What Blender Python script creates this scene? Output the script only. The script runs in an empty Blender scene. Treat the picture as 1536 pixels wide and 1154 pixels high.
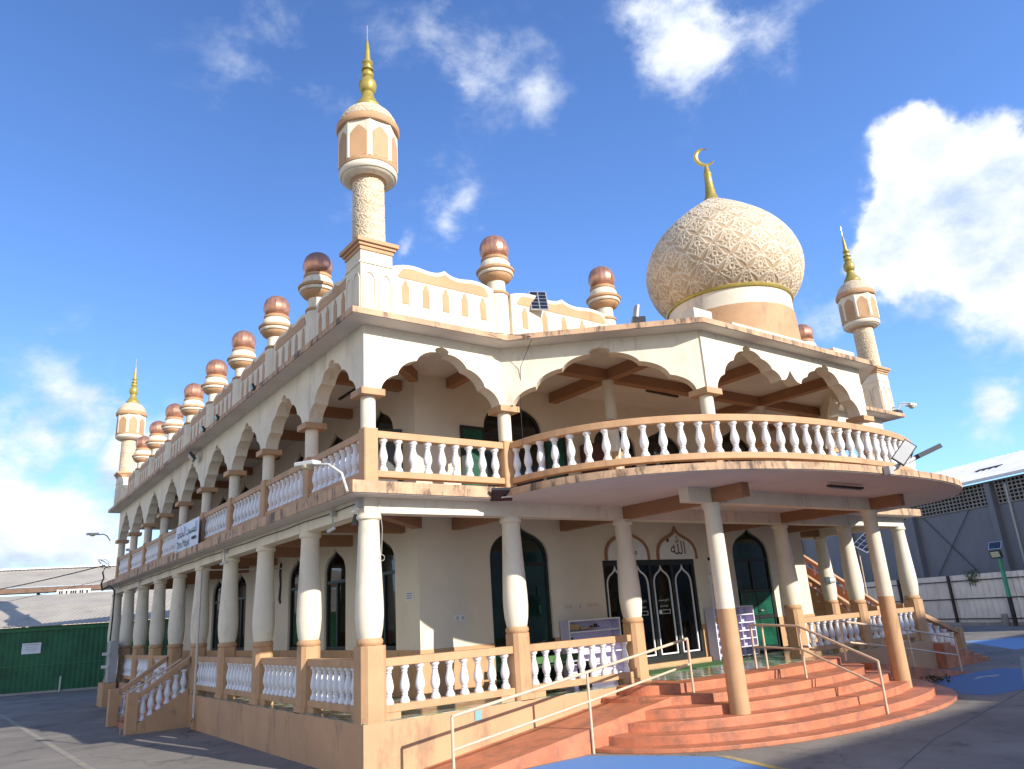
import bpy, math, random
from mathutils import Vector, Matrix
random.seed(7)
PI = math.pi
SC = bpy.context.scene
COL = SC.collection

# ------------------------------------------------------------------ camera, sky, sun, exposure
cam = bpy.data.cameras.new('camera'); cam.sensor_width = 36.0; cam.lens = 26.305
cam.clip_start = 0.1; cam.clip_end = 3000
co = bpy.data.objects.new('camera', cam); COL.objects.link(co)
RV = (0.809402, -0.583876, -0.062897); UV_ = (-0.122085, -0.272063, 0.954503); FV = (0.574424, 0.764899, 0.291491)
co.matrix_world = Matrix(((RV[0], UV_[0], -FV[0], -5.7624), (RV[1], UV_[1], -FV[1], -12.0818), (RV[2], UV_[2], -FV[2], 2.3631), (0, 0, 0, 1)))
SC.camera = co

SUN = Vector((0.20, -1.0, 0.43)).normalized()
EL = math.asin(SUN.z); AZ = math.atan2(SUN.x, SUN.y)
sl = bpy.data.lights.new('sun', 'SUN'); sl.energy = 4.8; sl.angle = math.radians(0.5); sl.color = (1.0, 0.93, 0.82)
so = bpy.data.objects.new('sun', sl); COL.objects.link(so); so.rotation_euler = SUN.to_track_quat('Z', 'Y').to_euler()

SC.view_settings.view_transform = 'Standard'; SC.view_settings.look = 'None'
SC.view_settings.exposure = 0.45; SC.view_settings.gamma = 1.0; SC.view_settings.use_curve_mapping = False

W = bpy.data.worlds.new('World'); SC.world = W; W.use_nodes = True
wn = W.node_tree.nodes; wl = W.node_tree.links
def N(t, **k):
    n = wn.new(t)
    for a, b in k.items(): setattr(n, a, b)
    return n
bg = wn['Background']; bg.inputs[1].default_value = 0.12
sky = N('ShaderNodeTexSky', sky_type='NISHITA', sun_disc=False, sun_elevation=EL, sun_rotation=AZ, air_density=1.0, dust_density=0.3, ozone_density=1.6)
tc = N('ShaderNodeTexCoord')
def wmath(op, a, b=None, clamp=False):
    n = N('ShaderNodeMath', operation=op, use_clamp=clamp)
    for i, v in enumerate((a, b)):
        if v is None: continue
        if isinstance(v, (int, float)): n.inputs[i].default_value = v
        else: wl.new(v, n.inputs[i])
    return n.outputs[0]
# cloud banks: direction in the sky, angular radius, density
BANKS = [((0.849, 0.293, 0.441), .075, 1.1), ((0.859, 0.322, 0.399), .08, 1.15), ((0.894, 0.29, 0.345), .085, 1.0), ((0.857, 0.375, 0.352), .06, .9), ((0.911, 0.299, 0.285), .075, .62), ((0.925, 0.24, 0.31), .09, 1.0), ((.878, .26, .405), .055, 1.0), ((.84, .345, .42), .03, .9),
         ((0.928, 0.334, 0.165), .045, .62), ((0.814, 0.455, 0.36), .05, .48), ((0.81, 0.44, 0.33), .04, .42), ((.86,.36,.31),.06,.5), ((0.628, 0.435, 0.646), .085, .66), ((0.60, 0.45, 0.66), .06, .6), ((0.621, 0.474, 0.624), .05, .52), ((.68,.38,.64),.06,.42),
         ((0.446, 0.616, 0.649), .10, .42), ((0.51, 0.594, 0.622), .07, .42), ((.40,.60,.69),.08,.36), ((0.237, 0.726, 0.645), .10, .36), ((.19,.75,.63),.05,.3), ((0.344, 0.662, 0.666), .08, .32), ((0.469, 0.727, 0.501), .06, .52), ((0.434, 0.734, 0.523), .05, .46), ((.50,.715,.49),.04,.46),
         ((0.31, 0.783, 0.539), .05, .36), ((0.061, 0.972, 0.227), .10, .66), ((0.119, 0.964, 0.238), .06, .66), ((0.073, 0.99, 0.118), .15, .68), ((0.15, 0.978, 0.163), .10, .66), ((0.02, 0.98, 0.18), .10, .68), ((0.414, 0.79, 0.453), .03, .5)]
wz = N('ShaderNodeTexNoise'); wz.inputs['Scale'].default_value = 6.5; wz.inputs['Detail'].default_value = 7; wz.inputs['Roughness'].default_value = .55; wl.new(tc.outputs['Generated'], wz.inputs[0])
wv = N('ShaderNodeVectorMath', operation='MULTIPLY_ADD'); wl.new(wz.outputs[1], wv.inputs[0]); wv.inputs[1].default_value = (.17, .17, .17)
wsh = N('ShaderNodeVectorMath', operation='SUBTRACT'); wl.new(tc.outputs['Generated'], wsh.inputs[0]); wsh.inputs[1].default_value = (.085, .085, .085); wl.new(wsh.outputs[0], wv.inputs[2])
tot = None
for d, r, w in BANKS:
    v = Vector(d).normalized()
    vm = N('ShaderNodeVectorMath', operation='DISTANCE'); wl.new(wv.outputs[0], vm.inputs[0]); vm.inputs[1].default_value = v
    mr = N('ShaderNodeMapRange', interpolation_type='SMOOTHSTEP'); wl.new(vm.outputs['Value'], mr.inputs[0])
    mr.inputs[1].default_value = r * (.55 if w > .7 else .0); mr.inputs[2].default_value = r * (1.35 if w > .7 else 1.75); mr.inputs[3].default_value = w; mr.inputs[4].default_value = 0
    tot = mr.outputs[0] if tot is None else wmath('MAXIMUM', tot, mr.outputs[0])
nz = N('ShaderNodeTexNoise'); nz.inputs['Scale'].default_value = 9.5; nz.inputs['Detail'].default_value = 14; nz.inputs['Roughness'].default_value = .62; nz.inputs['Distortion'].default_value = .15
mp = N('ShaderNodeMapping'); mp.inputs['Scale'].default_value = (1, 1, 1.5); wl.new(tc.outputs['Generated'], mp.inputs[0]); wl.new(mp.outputs[0], nz.inputs[0])
dens = wmath('ADD', wmath('MULTIPLY', tot, 1.05), wmath('MULTIPLY', wmath('SUBTRACT', nz.outputs[0], .5), 1.75))
mr = N('ShaderNodeMapRange', interpolation_type='SMOOTHSTEP'); wl.new(dens, mr.inputs[0]); mr.inputs[1].default_value = .2
wl.new(wmath('MAXIMUM', .34, wmath('SUBTRACT', 1.22, wmath('MULTIPLY', tot, .80))), mr.inputs[2])
cov = wmath('MULTIPLY', mr.outputs[0], wmath('MINIMUM', wmath('MULTIPLY', tot, 2.2), 1.0), clamp=True)
of = N('ShaderNodeVectorMath', operation='ADD'); wl.new(mp.outputs[0], of.inputs[0]); of.inputs[1].default_value = (.012, -.02, .05)
def soft(src, sc): 
    t = N('ShaderNodeTexNoise'); t.inputs['Scale'].default_value = sc; t.inputs['Detail'].default_value = 7; t.inputs['Roughness'].default_value = .6; wl.new(src, t.inputs[0]); return t.outputs[0]
shade = wmath('ADD', .60, wmath('MULTIPLY', wmath('SUBTRACT', soft(mp.outputs[0], 9.5), soft(of.outputs[0], 9.5)), 2.6), clamp=True)
cr = N('ShaderNodeValToRGB'); cr.color_ramp.elements[0].position = .0; cr.color_ramp.elements[0].color = (3.7, 4.6, 6.2, 1); cr.color_ramp.elements[1].position = .72; cr.color_ramp.elements[1].color = (6.2, 6.6, 7.2, 1)
wl.new(shade, cr.inputs[0])
tint = N('ShaderNodeMix', data_type='RGBA', blend_type='MULTIPLY'); tint.inputs[0].default_value = 1
sx_ = N('ShaderNodeSeparateXYZ'); wl.new(tc.outputs['Generated'], sx_.inputs[0])
pale = N('ShaderNodeMapRange'); wl.new(sx_.outputs[0], pale.inputs[0]); pale.inputs[1].default_value = .25; pale.inputs[2].default_value = .85; pale.inputs[3].default_value = 1.0; pale.inputs[4].default_value = 1.36
lift = N('ShaderNodeVectorMath', operation='SCALE'); wl.new(sky.outputs[0], lift.inputs[0]); wl.new(pale.outputs[0], lift.inputs['Scale'])
wl.new(lift.outputs[0], tint.inputs[6]); tint.inputs[7].default_value = (.76, 1.02, 1.50, 1)
mx = N('ShaderNodeMix', data_type='RGBA'); wl.new(cov, mx.inputs[0]); wl.new(tint.outputs[2], mx.inputs[6]); wl.new(cr.outputs[0], mx.inputs[7])
# unseen clouds added to whiten the ambient light, left of and behind the viewer
FILL_CLOUDS = [((-.97, .12, .24), .38), ((-.80, -.55, .30), .38), ((-.82, .50, .40), .30), ((.75, -.60, .30), .34), ((.1, -.95, .22), .3)]
tot2 = None
for d, rr in FILL_CLOUDS:
    vm = N('ShaderNodeVectorMath', operation='DISTANCE'); wl.new(tc.outputs['Generated'], vm.inputs[0]); vm.inputs[1].default_value = Vector(d).normalized()
    mr2 = N('ShaderNodeMapRange', interpolation_type='SMOOTHSTEP'); wl.new(vm.outputs['Value'], mr2.inputs[0]); mr2.inputs[1].default_value = rr * .5; mr2.inputs[2].default_value = rr * 1.15; mr2.inputs[3].default_value = 1; mr2.inputs[4].default_value = 0
    tot2 = mr2.outputs[0] if tot2 is None else wmath('MAXIMUM', tot2, mr2.outputs[0])
cov2 = wmath('MULTIPLY', tot2, wmath('ADD', .25, wmath('MULTIPLY', nz.outputs[0], 1.0)), clamp=True)
mx2 = N('ShaderNodeMix', data_type='RGBA'); wl.new(cov2, mx2.inputs[0]); wl.new(mx.outputs[2], mx2.inputs[6]); mx2.inputs[7].default_value = (9.4, 8.0, 6.2, 1)
wl.new(mx2.outputs[2], bg.inputs[0])

# ------------------------------------------------------------------ materials
def mat(name, col, rough=.6, metal=0., var=.10, scale=3., bump=.0, bscale=60., stain=None, spec=.4, col2=None, streak=None):
    m = bpy.data.materials.new(name); m.use_nodes = True
    n = m.node_tree.nodes; l = m.node_tree.links; b = n['Principled BSDF']
    b.inputs['Roughness'].default_value = rough; b.inputs['Metallic'].default_value = metal; b.inputs['Specular IOR Level'].default_value = spec
    geo = n.new('ShaderNodeNewGeometry')
    t = n.new('ShaderNodeTexNoise'); t.inputs['Scale'].default_value = scale; t.inputs['Detail'].default_value = 6; t.inputs['Roughness'].default_value = .6
    l.new(geo.outputs['Position'], t.inputs['Vector'])
    r = n.new('ShaderNodeValToRGB'); c2 = col2 or tuple(c * (1 - 2.2 * var) for c in col)
    r.color_ramp.elements[0].position = .3; r.color_ramp.elements[0].color = (*c2, 1); r.color_ramp.elements[1].position = .62; r.color_ramp.elements[1].color = (*col, 1)
    l.new(t.outputs[0], r.inputs[0]); out = r.outputs[0]
    if stain:                                       # dark runs of dirt: (colour, threshold, scale, amount)
        sc, th, ss, am = stain
        mpn = n.new('ShaderNodeMapping'); mpn.inputs['Scale'].default_value = (ss, ss, ss * (streak or .3)); l.new(geo.outputs['Position'], mpn.inputs[0])
        t2 = n.new('ShaderNodeTexNoise'); t2.inputs['Scale'].default_value = 1; t2.inputs['Detail'].default_value = 8; t2.inputs['Roughness'].default_value = .7; l.new(mpn.outputs[0], t2.inputs['Vector'])
        mr = n.new('ShaderNodeMapRange'); mr.inputs[1].default_value = th; mr.inputs[2].default_value = th + .12; mr.inputs[3].default_value = 0; mr.inputs[4].default_value = am; l.new(t2.outputs[0], mr.inputs[0])
        mx = n.new('ShaderNodeMix'); mx.data_type = 'RGBA'; l.new(mr.outputs[0], mx.inputs[0]); l.new(out, mx.inputs[6]); mx.inputs[7].default_value = (*sc, 1); out = mx.outputs[2]
    l.new(out, b.inputs['Base Color'])
    if bump:
        t3 = n.new('ShaderNodeTexNoise'); t3.inputs['Scale'].default_value = bscale; t3.inputs['Detail'].default_value = 4; l.new(geo.outputs['Position'], t3.inputs['Vector'])
        bp = n.new('ShaderNodeBump'); bp.inputs['Strength'].default_value = bump; bp.inputs['Distance'].default_value = .02; l.new(t3.outputs[0], bp.inputs['Height']); l.new(bp.outputs[0], b.inputs['Normal'])
    return m
M = {}
M['cream'] = mat('cream_stucco', (.78, .71, .565), .75, var=.06, scale=1.3, bump=.15, stain=((.26, .22, .17), .545, 2.6, .38), streak=.22)
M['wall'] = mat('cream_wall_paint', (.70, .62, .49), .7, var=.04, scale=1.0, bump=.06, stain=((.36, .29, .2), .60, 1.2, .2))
M['ceil'] = mat('ceiling_paint', (.63, .59, .55), .8, var=.05, scale=1.2)
M['peach'] = mat('peach_paint', (.54, .325, .172), .68, var=.09, scale=1.6, bump=.12, stain=((.15, .10, .07), .56, 2.6, .45), streak=.35)
M['peach_d'] = mat('peach_weathered', (.60, .39, .24), .75, var=.16, scale=2.5, bump=.25, stain=((.05, .04, .035), .50, 4.5, .85), streak=.3)
M['plinthp'] = mat('weathered_plinth_paint', (.54, .325, .18), .75, var=.07, scale=1.1, bump=.15, stain=((.16, .11, .08), .545, 1.6, .5), streak=.35)
M['beam'] = mat('tan_beam_paint', (.34, .175, .09), .7, var=.07, scale=1.5)
M['white'] = mat('white_gloss_paint', (.79, .79, .80), .45, var=.05, scale=4, stain=((.45, .42, .38), .62, 5, .35))
M['terra'] = mat('terracotta_floor_paint', (.58, .205, .105), .55, var=.15, scale=1.7, bump=.2, bscale=30, stain=((.20, .11, .08), .49, 3.0, .55), streak=1)
def asphaltmat():
    m = bpy.data.materials.new('worn_asphalt'); m.use_nodes = True
    n = m.node_tree.nodes; l = m.node_tree.links; b = n['Principled BSDF']; b.inputs['Roughness'].default_value = .92; b.inputs['Specular IOR Level'].default_value = .25
    g = n.new('ShaderNodeNewGeometry')
    def noise(sc, det=6, ro=.6, src=None):
        t = n.new('ShaderNodeTexNoise'); t.inputs['Scale'].default_value = sc; t.inputs['Detail'].default_value = det; t.inputs['Roughness'].default_value = ro; l.new(src or g.outputs['Position'], t.inputs[0]); return t
    def ramp(src, p0, c0, p1, c1):
        r_ = n.new('ShaderNodeValToRGB'); r_.color_ramp.elements[0].position = p0; r_.color_ramp.elements[0].color = (*c0, 1); r_.color_ramp.elements[1].position = p1; r_.color_ramp.elements[1].color = (*c1, 1); l.new(src, r_.inputs[0]); return r_.outputs[0]
    def mul(a, b_, f=1.):
        x = n.new('ShaderNodeMix'); x.data_type = 'RGBA'; x.blend_type = 'MULTIPLY'; x.inputs[0].default_value = f; l.new(a, x.inputs[6]); l.new(b_, x.inputs[7]); return x.outputs[2]
    base = ramp(noise(.45, 8, .65).outputs[0], .34, (.225, .205, .18), .64, (.345, .312, .268))
    grit = ramp(noise(55, 3, .8).outputs[0], .32, (.62, .62, .62), .66, (1.12, 1.1, 1.08))
    oil = ramp(noise(.9, 9, .72).outputs[0], .30, (.5, .49, .48), .42, (1, 1, 1))
    warp = noise(1.6, 4); vm = n.new('ShaderNodeVectorMath'); vm.operation = 'MULTIPLY_ADD'; l.new(warp.outputs[1], vm.inputs[0]); vm.inputs[1].default_value = (.9, .9, 0); l.new(g.outputs['Position'], vm.inputs[2])
    v = n.new('ShaderNodeTexVoronoi'); v.feature = 'DISTANCE_TO_EDGE'; v.inputs['Scale'].default_value = .28; l.new(vm.outputs[0], v.inputs[0])
    crack = ramp(v.outputs['Distance'], .002, (.62, .61, .60), .006, (1, 1, 1))
    l.new(mul(mul(mul(base, grit), oil), crack, .8), b.inputs['Base Color'])
    bp = n.new('ShaderNodeBump'); bp.inputs['Strength'].default_value = .6; bp.inputs['Distance'].default_value = .015; l.new(noise(70, 4).outputs[0], bp.inputs['Height']); l.new(bp.outputs[0], b.inputs['Normal'])
    return m
M['asphalt'] = asphaltmat()
M['gold'] = mat('gold_paint', (.47, .37, .09), .38, metal=.35, var=.1, scale=6)
M['copper'] = mat('copper_sheet', (.66, .34, .23), .32, metal=.6, var=.2, scale=5, stain=((.24, .11, .08), .58, 4, .5))
M['frame'] = mat('black_aluminium', (.022, .026, .026), .4, var=.1)
M['glass'] = mat('dark_window_glass', (.012, .018, .018), .04, var=.3, scale=1.2, spec=.8)
M['gglass'] = mat('green_tinted_glass', (.008, .035, .02), .05, var=.5, scale=1.0, spec=.7)
M['green'] = mat('green_door_panel', (.008, .095, .055), .35, var=.3, scale=3)
M['tile'] = None
M['metal'] = mat('cream_handrail_paint', (.66, .50, .36), .45, var=.08, scale=8)
M['grey'] = mat('grey_plastic', (.42, .42, .40), .5, var=.08)
M['lamp'] = mat('white_lamp_housing', (.66, .66, .64), .4, var=.06)
M['lens'] = mat('pale_lamp_lens', (.62, .58, .40), .25, var=.06)
M['dark'] = mat('black_housing', (.03, .03, .032), .45, var=.1)
M['solar'] = mat('solar_cell', (.018, .022, .035), .15, var=.2, scale=12, spec=.6)
M['alu'] = mat('bare_aluminium', (.62, .63, .65), .35, metal=.6, var=.06)
M['lav'] = mat('lavender_laminate', (.60, .55, .74), .5, var=.05)
M['lavw'] = mat('white_edging', (.75, .74, .78), .5, var=.04)
M['wood'] = mat('plywood', (.42, .25, .11), .6, var=.15, scale=8)
M['dwood'] = mat('dark_mahogany', (.10, .03, .018), .45, var=.2, scale=5)
M['paper'] = mat('white_paper', (.72, .72, .70), .7, var=.04)
M['ink'] = mat('black_ink', (.012, .012, .014), .6, var=.1)
M['bronze'] = mat('bronze_lettering', (.10, .062, .02), .5, var=.1)
M['cloth'] = mat('white_vinyl_banner', (.70, .72, .78), .5, var=.05, scale=2)
M['gcloth'] = mat('green_mat', (.08, .19, .065), .85, var=.2, scale=9)
M['shed'] = mat('green_sheet_paint', (.018, .125, .05), .6, var=.22, scale=.8, stain=((.05, .10, .05), .58, .8, .5))
M['shedtrim'] = mat('green_fascia_paint', (.03, .16, .065), .6, var=.15)
M['roofgrey'] = mat('grey_roof_sheet', (.47, .425, .345), .8, var=.10, scale=.5, stain=((.24, .22, .20), .57, .8, .5), streak=1)
M['roofwhite'] = mat('white_roof_sheet', (.80, .80, .80), .6, var=.06, scale=.6, stain=((.42, .40, .37), .60, .7, .45), streak=1)
M['ware'] = mat('slate_blue_wall', (.185, .20, .232), .8, var=.05, scale=.8, bump=.1, stain=((.13, .14, .16), .58, .9, .45))
M['hole'] = mat('dark_void', (.004, .004, .005), .9, var=.1)
M['galv'] = mat('galvanised_sheet', (.80, .80, .80), .42, metal=.55, var=.08, scale=1.0, stain=((.30, .26, .23), .58, 1.6, .45), streak=.25)
M['rust'] = mat('rusty_steel', (.07, .05, .045), .7, var=.3, scale=6)
M['gpole'] = mat('green_pole_paint', (.10, .42, .22), .5, var=.12)
M['leaf'] = mat('leaf_green', (.07, .17, .03), .6, var=.3, scale=8)
M['concrete'] = mat('plain_concrete', (.36, .33, .29), .85, var=.12, scale=1.5, bump=.3, stain=((.16, .15, .13), .58, 1.6, .6))
M['block'] = mat('concrete_block', (.30, .29, .27), .9, var=.15, scale=2)
M['neigh'] = mat('neighbour_wall', (.45, .42, .38), .8, var=.08)
M['pvc'] = mat('pvc_pipe', (.62, .58, .50), .5, var=.06)
M['plq'] = mat('faded_blue_tile', (.22, .42, .46), .4)
M['armp'] = mat('rust_streaked_white', (.66, .64, .60), .5, stain=((.25, .12, .06), .52, 6, .9), streak=1)
M['orange'] = mat('yellow_plastic', (.60, .40, .05), .5, var=.1)
M['card'] = mat('cardboard', (.45, .29, .12), .8, var=.1, scale=6)
M['eaveb'] = mat('brown_fascia', (.24, .15, .11), .75, var=.15)

def paint(name, col, wear=.5, base=(.15, .14, .13)):          # worn road paint
    m = bpy.data.materials.new(name); m.use_nodes = True
    n = m.node_tree.nodes; l = m.node_tree.links; b = n['Principled BSDF']; b.inputs['Roughness'].default_value = .8
    g = n.new('ShaderNodeNewGeometry'); t = n.new('ShaderNodeTexNoise'); t.inputs['Scale'].default_value = 2.2; t.inputs['Detail'].default_value = 10; t.inputs['Roughness'].default_value = .75; l.new(g.outputs['Position'], t.inputs[0])
    r = n.new('ShaderNodeValToRGB'); r.color_ramp.elements[0].position = wear - .14; r.color_ramp.elements[0].color = (*base, 1); r.color_ramp.elements[1].position = wear; r.color_ramp.elements[1].color = (*col, 1)
    l.new(t.outputs[0], r.inputs[0]); l.new(r.outputs[0], b.inputs['Base Color'])
    return m
M['blue'] = paint('worn_blue_paint', (.11, .27, .60), .40, (.26, .25, .25))
M['yellow'] = paint('worn_yellow_paint', (.60, .42, .10), .54, (.29, .27, .25))
M['whiteline'] = paint('worn_white_paint', (.55, .55, .55), .55)

def tilemat():
    m = bpy.data.materials.new('green_white_floor_tile'); m.use_nodes = True
    n = m.node_tree.nodes; l = m.node_tree.links; b = n['Principled BSDF']; b.inputs['Roughness'].default_value = .18
    g = n.new('ShaderNodeNewGeometry'); c = n.new('ShaderNodeTexChecker'); c.inputs['Scale'].default_value = 3.0
    mp = n.new('ShaderNodeMapping'); mp.inputs['Location'].default_value = (.1, .13, .17); l.new(g.outputs['Position'], mp.inputs[0]); l.new(mp.outputs[0], c.inputs[0])
    c.inputs[1].default_value = (.50, .52, .44, 1); c.inputs[2].default_value = (.14, .24, .12, 1)
    t = n.new('ShaderNodeTexNoise'); t.inputs['Scale'].default_value = 6; l.new(g.outputs['Position'], t.inputs[0])
    mx = n.new('ShaderNodeMix'); mx.data_type = 'RGBA'; mx.blend_type = 'MULTIPLY'; mx.inputs[0].default_value = .5; l.new(c.outputs[0], mx.inputs[6]); l.new(t.outputs[1], mx.inputs[7]); l.new(mx.outputs[2], b.inputs['Base Color'])
    return m
def clearglass():
    m = bpy.data.materials.new('clear_door_glass'); m.use_nodes = True; n = m.node_tree.nodes; l = m.node_tree.links; out = n['Material Output']
    n.remove(n['Principled BSDF']); t = n.new('ShaderNodeBsdfTransparent'); t.inputs[0].default_value = (.55, .62, .6, 1); g = n.new('ShaderNodeBsdfGlossy'); g.inputs['Roughness'].default_value = .03
    f = n.new('ShaderNodeFresnel'); f.inputs[0].default_value = 1.5; x = n.new('ShaderNodeMixShader'); l.new(f.outputs[0], x.inputs[0]); l.new(t.outputs[0], x.inputs[1]); l.new(g.outputs[0], x.inputs[2]); l.new(x.outputs[0], out.inputs[0]); return m
M['clear'] = clearglass()
M['teal'] = mat('teal_curtain', (.12, .30, .30), .8, var=.2, scale=4); M['brownc'] = mat('brown_curtain', (.40, .20, .10), .8, var=.2, scale=4)
M['tile'] = tilemat()
def reliefmat():                                              # ground colour and raised strapwork told apart by a mesh attribute
    m = bpy.data.materials.new('carved_plaster'); m.use_nodes = True
    n = m.node_tree.nodes; l = m.node_tree.links; b = n['Principled BSDF']; b.inputs['Roughness'].default_value = .7
    a = n.new('ShaderNodeAttribute'); a.attribute_name = 'relief'
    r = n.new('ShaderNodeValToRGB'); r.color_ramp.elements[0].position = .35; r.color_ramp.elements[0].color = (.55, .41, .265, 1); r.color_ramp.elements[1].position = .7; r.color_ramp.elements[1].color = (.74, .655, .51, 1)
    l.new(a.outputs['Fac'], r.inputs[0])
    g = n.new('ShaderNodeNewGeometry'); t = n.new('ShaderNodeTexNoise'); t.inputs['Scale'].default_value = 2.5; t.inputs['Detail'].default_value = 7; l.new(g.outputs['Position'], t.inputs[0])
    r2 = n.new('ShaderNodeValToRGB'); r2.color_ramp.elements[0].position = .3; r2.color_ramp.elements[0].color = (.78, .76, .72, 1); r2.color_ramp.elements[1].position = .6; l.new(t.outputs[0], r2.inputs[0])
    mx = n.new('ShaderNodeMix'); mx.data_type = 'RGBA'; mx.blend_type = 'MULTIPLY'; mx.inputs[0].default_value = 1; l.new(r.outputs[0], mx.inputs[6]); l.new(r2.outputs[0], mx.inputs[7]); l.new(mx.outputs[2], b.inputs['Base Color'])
    return m
M['relief'] = reliefmat()

# ------------------------------------------------------------------ mesh helpers
def world_of(o):
    v = Vector((0, 0, 0))
    while o: v += o.location; o = o.parent
    return v
class MB:
    def __init__(s): s.v = []; s.f = []
    def add(s, vs, fs):
        k = len(s.v); s.v += [tuple(p) for p in vs]; s.f += [tuple(i + k for i in f) for f in fs]; return s
    def box(s, a, b):
        x0, y0, z0 = a; x1, y1, z1 = b
        return s.add([(x0, y0, z0), (x1, y0, z0), (x1, y1, z0), (x0, y1, z0), (x0, y0, z1), (x1, y0, z1), (x1, y1, z1), (x0, y1, z1)],
                     [(0, 3, 2, 1), (4, 5, 6, 7), (0, 1, 5, 4), (1, 2, 6, 5), (2, 3, 7, 6), (3, 0, 4, 7)])
    def cbox(s, c, sz, u=(1, 0, 0), w=None):                  # box about a centre along a direction u (horizontal) with up = z or w
        u = Vector(u).normalized(); w = Vector(w).normalized() if w else Vector((0, 0, 1)); v = w.cross(u).normalized(); c = Vector(c); p = []
        for dz in (-.5, .5):
            for dx, dy in ((-.5, -.5), (.5, -.5), (.5, .5), (-.5, .5)): p.append(c + u * dx * sz[0] + v * dy * sz[1] + w * dz * sz[2])
        return s.add(p, [(0, 3, 2, 1), (4, 5, 6, 7), (0, 1, 5, 4), (1, 2, 6, 5), (2, 3, 7, 6), (3, 0, 4, 7)])
    def prism(s, poly, z0, z1):                               # xy polygon (ccw) raised from z0 to z1
        n = len(poly); vs = [(x, y, z0) for x, y in poly] + [(x, y, z1) for x, y in poly]
        return s.add(vs, [tuple(reversed(range(n))), tuple(range(n, 2 * n))] + [(i, (i + 1) % n, n + (i + 1) % n, n + i) for i in range(n)])
    def panel(s, poly, o, u, nrm, t0, t1):                    # polygon in (along u, z) standing at o, between offsets t0, t1 along nrm
        u = Vector(u); nrm = Vector(nrm); o = Vector(o); n = len(poly)
        P = [o + u * a + Vector((0, 0, z)) for a, z in poly]
        vs = [p + nrm * t1 for p in P] + [p + nrm * t0 for p in P]
        return s.add(vs, [tuple(range(n)), tuple(reversed(range(n, 2 * n)))] + [(i, n + i, n + (i + 1) % n, (i + 1) % n) for i in range(n)])
    def strip(s, pts, o, u, nrm, w, t0, t1, closed=False):    # band of width w along a path in the (u, z) plane
        o = Vector(o); u = Vector(u); nrm = Vector(nrm); L = offset(pts, w / 2, closed); R = offset(pts, -w / 2, closed); n = len(pts)
        q = lambda p, t: o + u * p[0] + Vector((0, 0, p[1])) + nrm * t
        vs = [q(p, t1) for p in L] + [q(p, t1) for p in R] + [q(p, t0) for p in L] + [q(p, t0) for p in R]; fs = []
        for i in range(n if closed else n - 1):
            j = (i + 1) % n
            fs += [(i, j, n + j, n + i), (2 * n + i, 3 * n + i, 3 * n + j, 2 * n + j), (i, 2 * n + i, 2 * n + j, j), (n + i, n + j, 3 * n + j, 3 * n + i)]
        if not closed: fs += [(0, n, 3 * n, 2 * n), (n - 1, 3 * n - 1, 4 * n - 1, 2 * n - 1)]
        return s.add(vs, fs)
    def rail(s, pts, w, z0, z1, closed=False):                # plan path swept with a w x (z1-z0) section
        L = offset(pts, w / 2, closed); R = offset(pts, -w / 2, closed); n = len(pts)
        vs = [(x, y, z1) for x, y in L] + [(x, y, z1) for x, y in R] + [(x, y, z0) for x, y in L] + [(x, y, z0) for x, y in R]; fs = []
        for i in range(n if closed else n - 1):
            j = (i + 1) % n
            fs += [(i, n + i, n + j, j), (2 * n + i, 2 * n + j, 3 * n + j, 3 * n + i), (i, j, 2 * n + j, 2 * n + i), (n + i, 3 * n + i, 3 * n + j, n + j)]
        if not closed: fs += [(0, 2 * n, 3 * n, n), (n - 1, 2 * n - 1, 4 * n - 1, 3 * n - 1)]
        return s.add(vs, fs)
    def lathe(s, prof, c=(0, 0, 0), seg=24, ang0=0.):         # (r, z) profile
        c = Vector(c); k = len(prof); vs = []; fs = []
        for r, z in prof:
            for i in range(seg):
                a = ang0 + 2 * PI * i / seg; vs.append((c.x + r * math.cos(a), c.y + r * math.sin(a), c.z + z))
        for j in range(k - 1):
            for i in range(seg):
                n = (i + 1) % seg; fs.append((j * seg + i, j * seg + n, (j + 1) * seg + n, (j + 1) * seg + i))
        if prof[0][0] > 1e-4: fs.append(tuple(reversed(range(seg))))
        if prof[-1][0] > 1e-4: fs.append(tuple(range((k - 1) * seg, k * seg)))
        return s.add(vs, fs)
    def tube(s, pts, r, seg=8, r2=None):
        pts = [Vector(p) for p in pts]; n = len(pts); vs = []; fs = []
        for i, p in enumerate(pts):
            d = (pts[min(i + 1, n - 1)] - pts[max(i - 1, 0)]).normalized()
            a = d.cross(Vector((0, 0, 1))) if abs(d.z) < .95 else d.cross(Vector((1, 0, 0)))
            a.normalize(); b = a.cross(d); rr = r if r2 is None else r + (r2 - r) * i / (n - 1)
            if 0 < i < n - 1:
                ca = (pts[i + 1] - p).normalized().dot((p - pts[i - 1]).normalized()); rr = rr * min(1.5, 1 / max(.5, math.sqrt(max(.25, (1 + ca) / 2))))
            vs += [p + (a * math.cos(2 * PI * k / seg) + b * math.sin(2 * PI * k / seg)) * rr for k in range(seg)]
        for i in range(n - 1):
            for k in range(seg):
                m = (k + 1) % seg; fs.append((i * seg + k, i * seg + m, (i + 1) * seg + m, (i + 1) * seg + k))
        fs += [tuple(range(seg)), tuple(reversed(range((n - 1) * seg, n * seg)))]
        return s.add(vs, fs)
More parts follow.
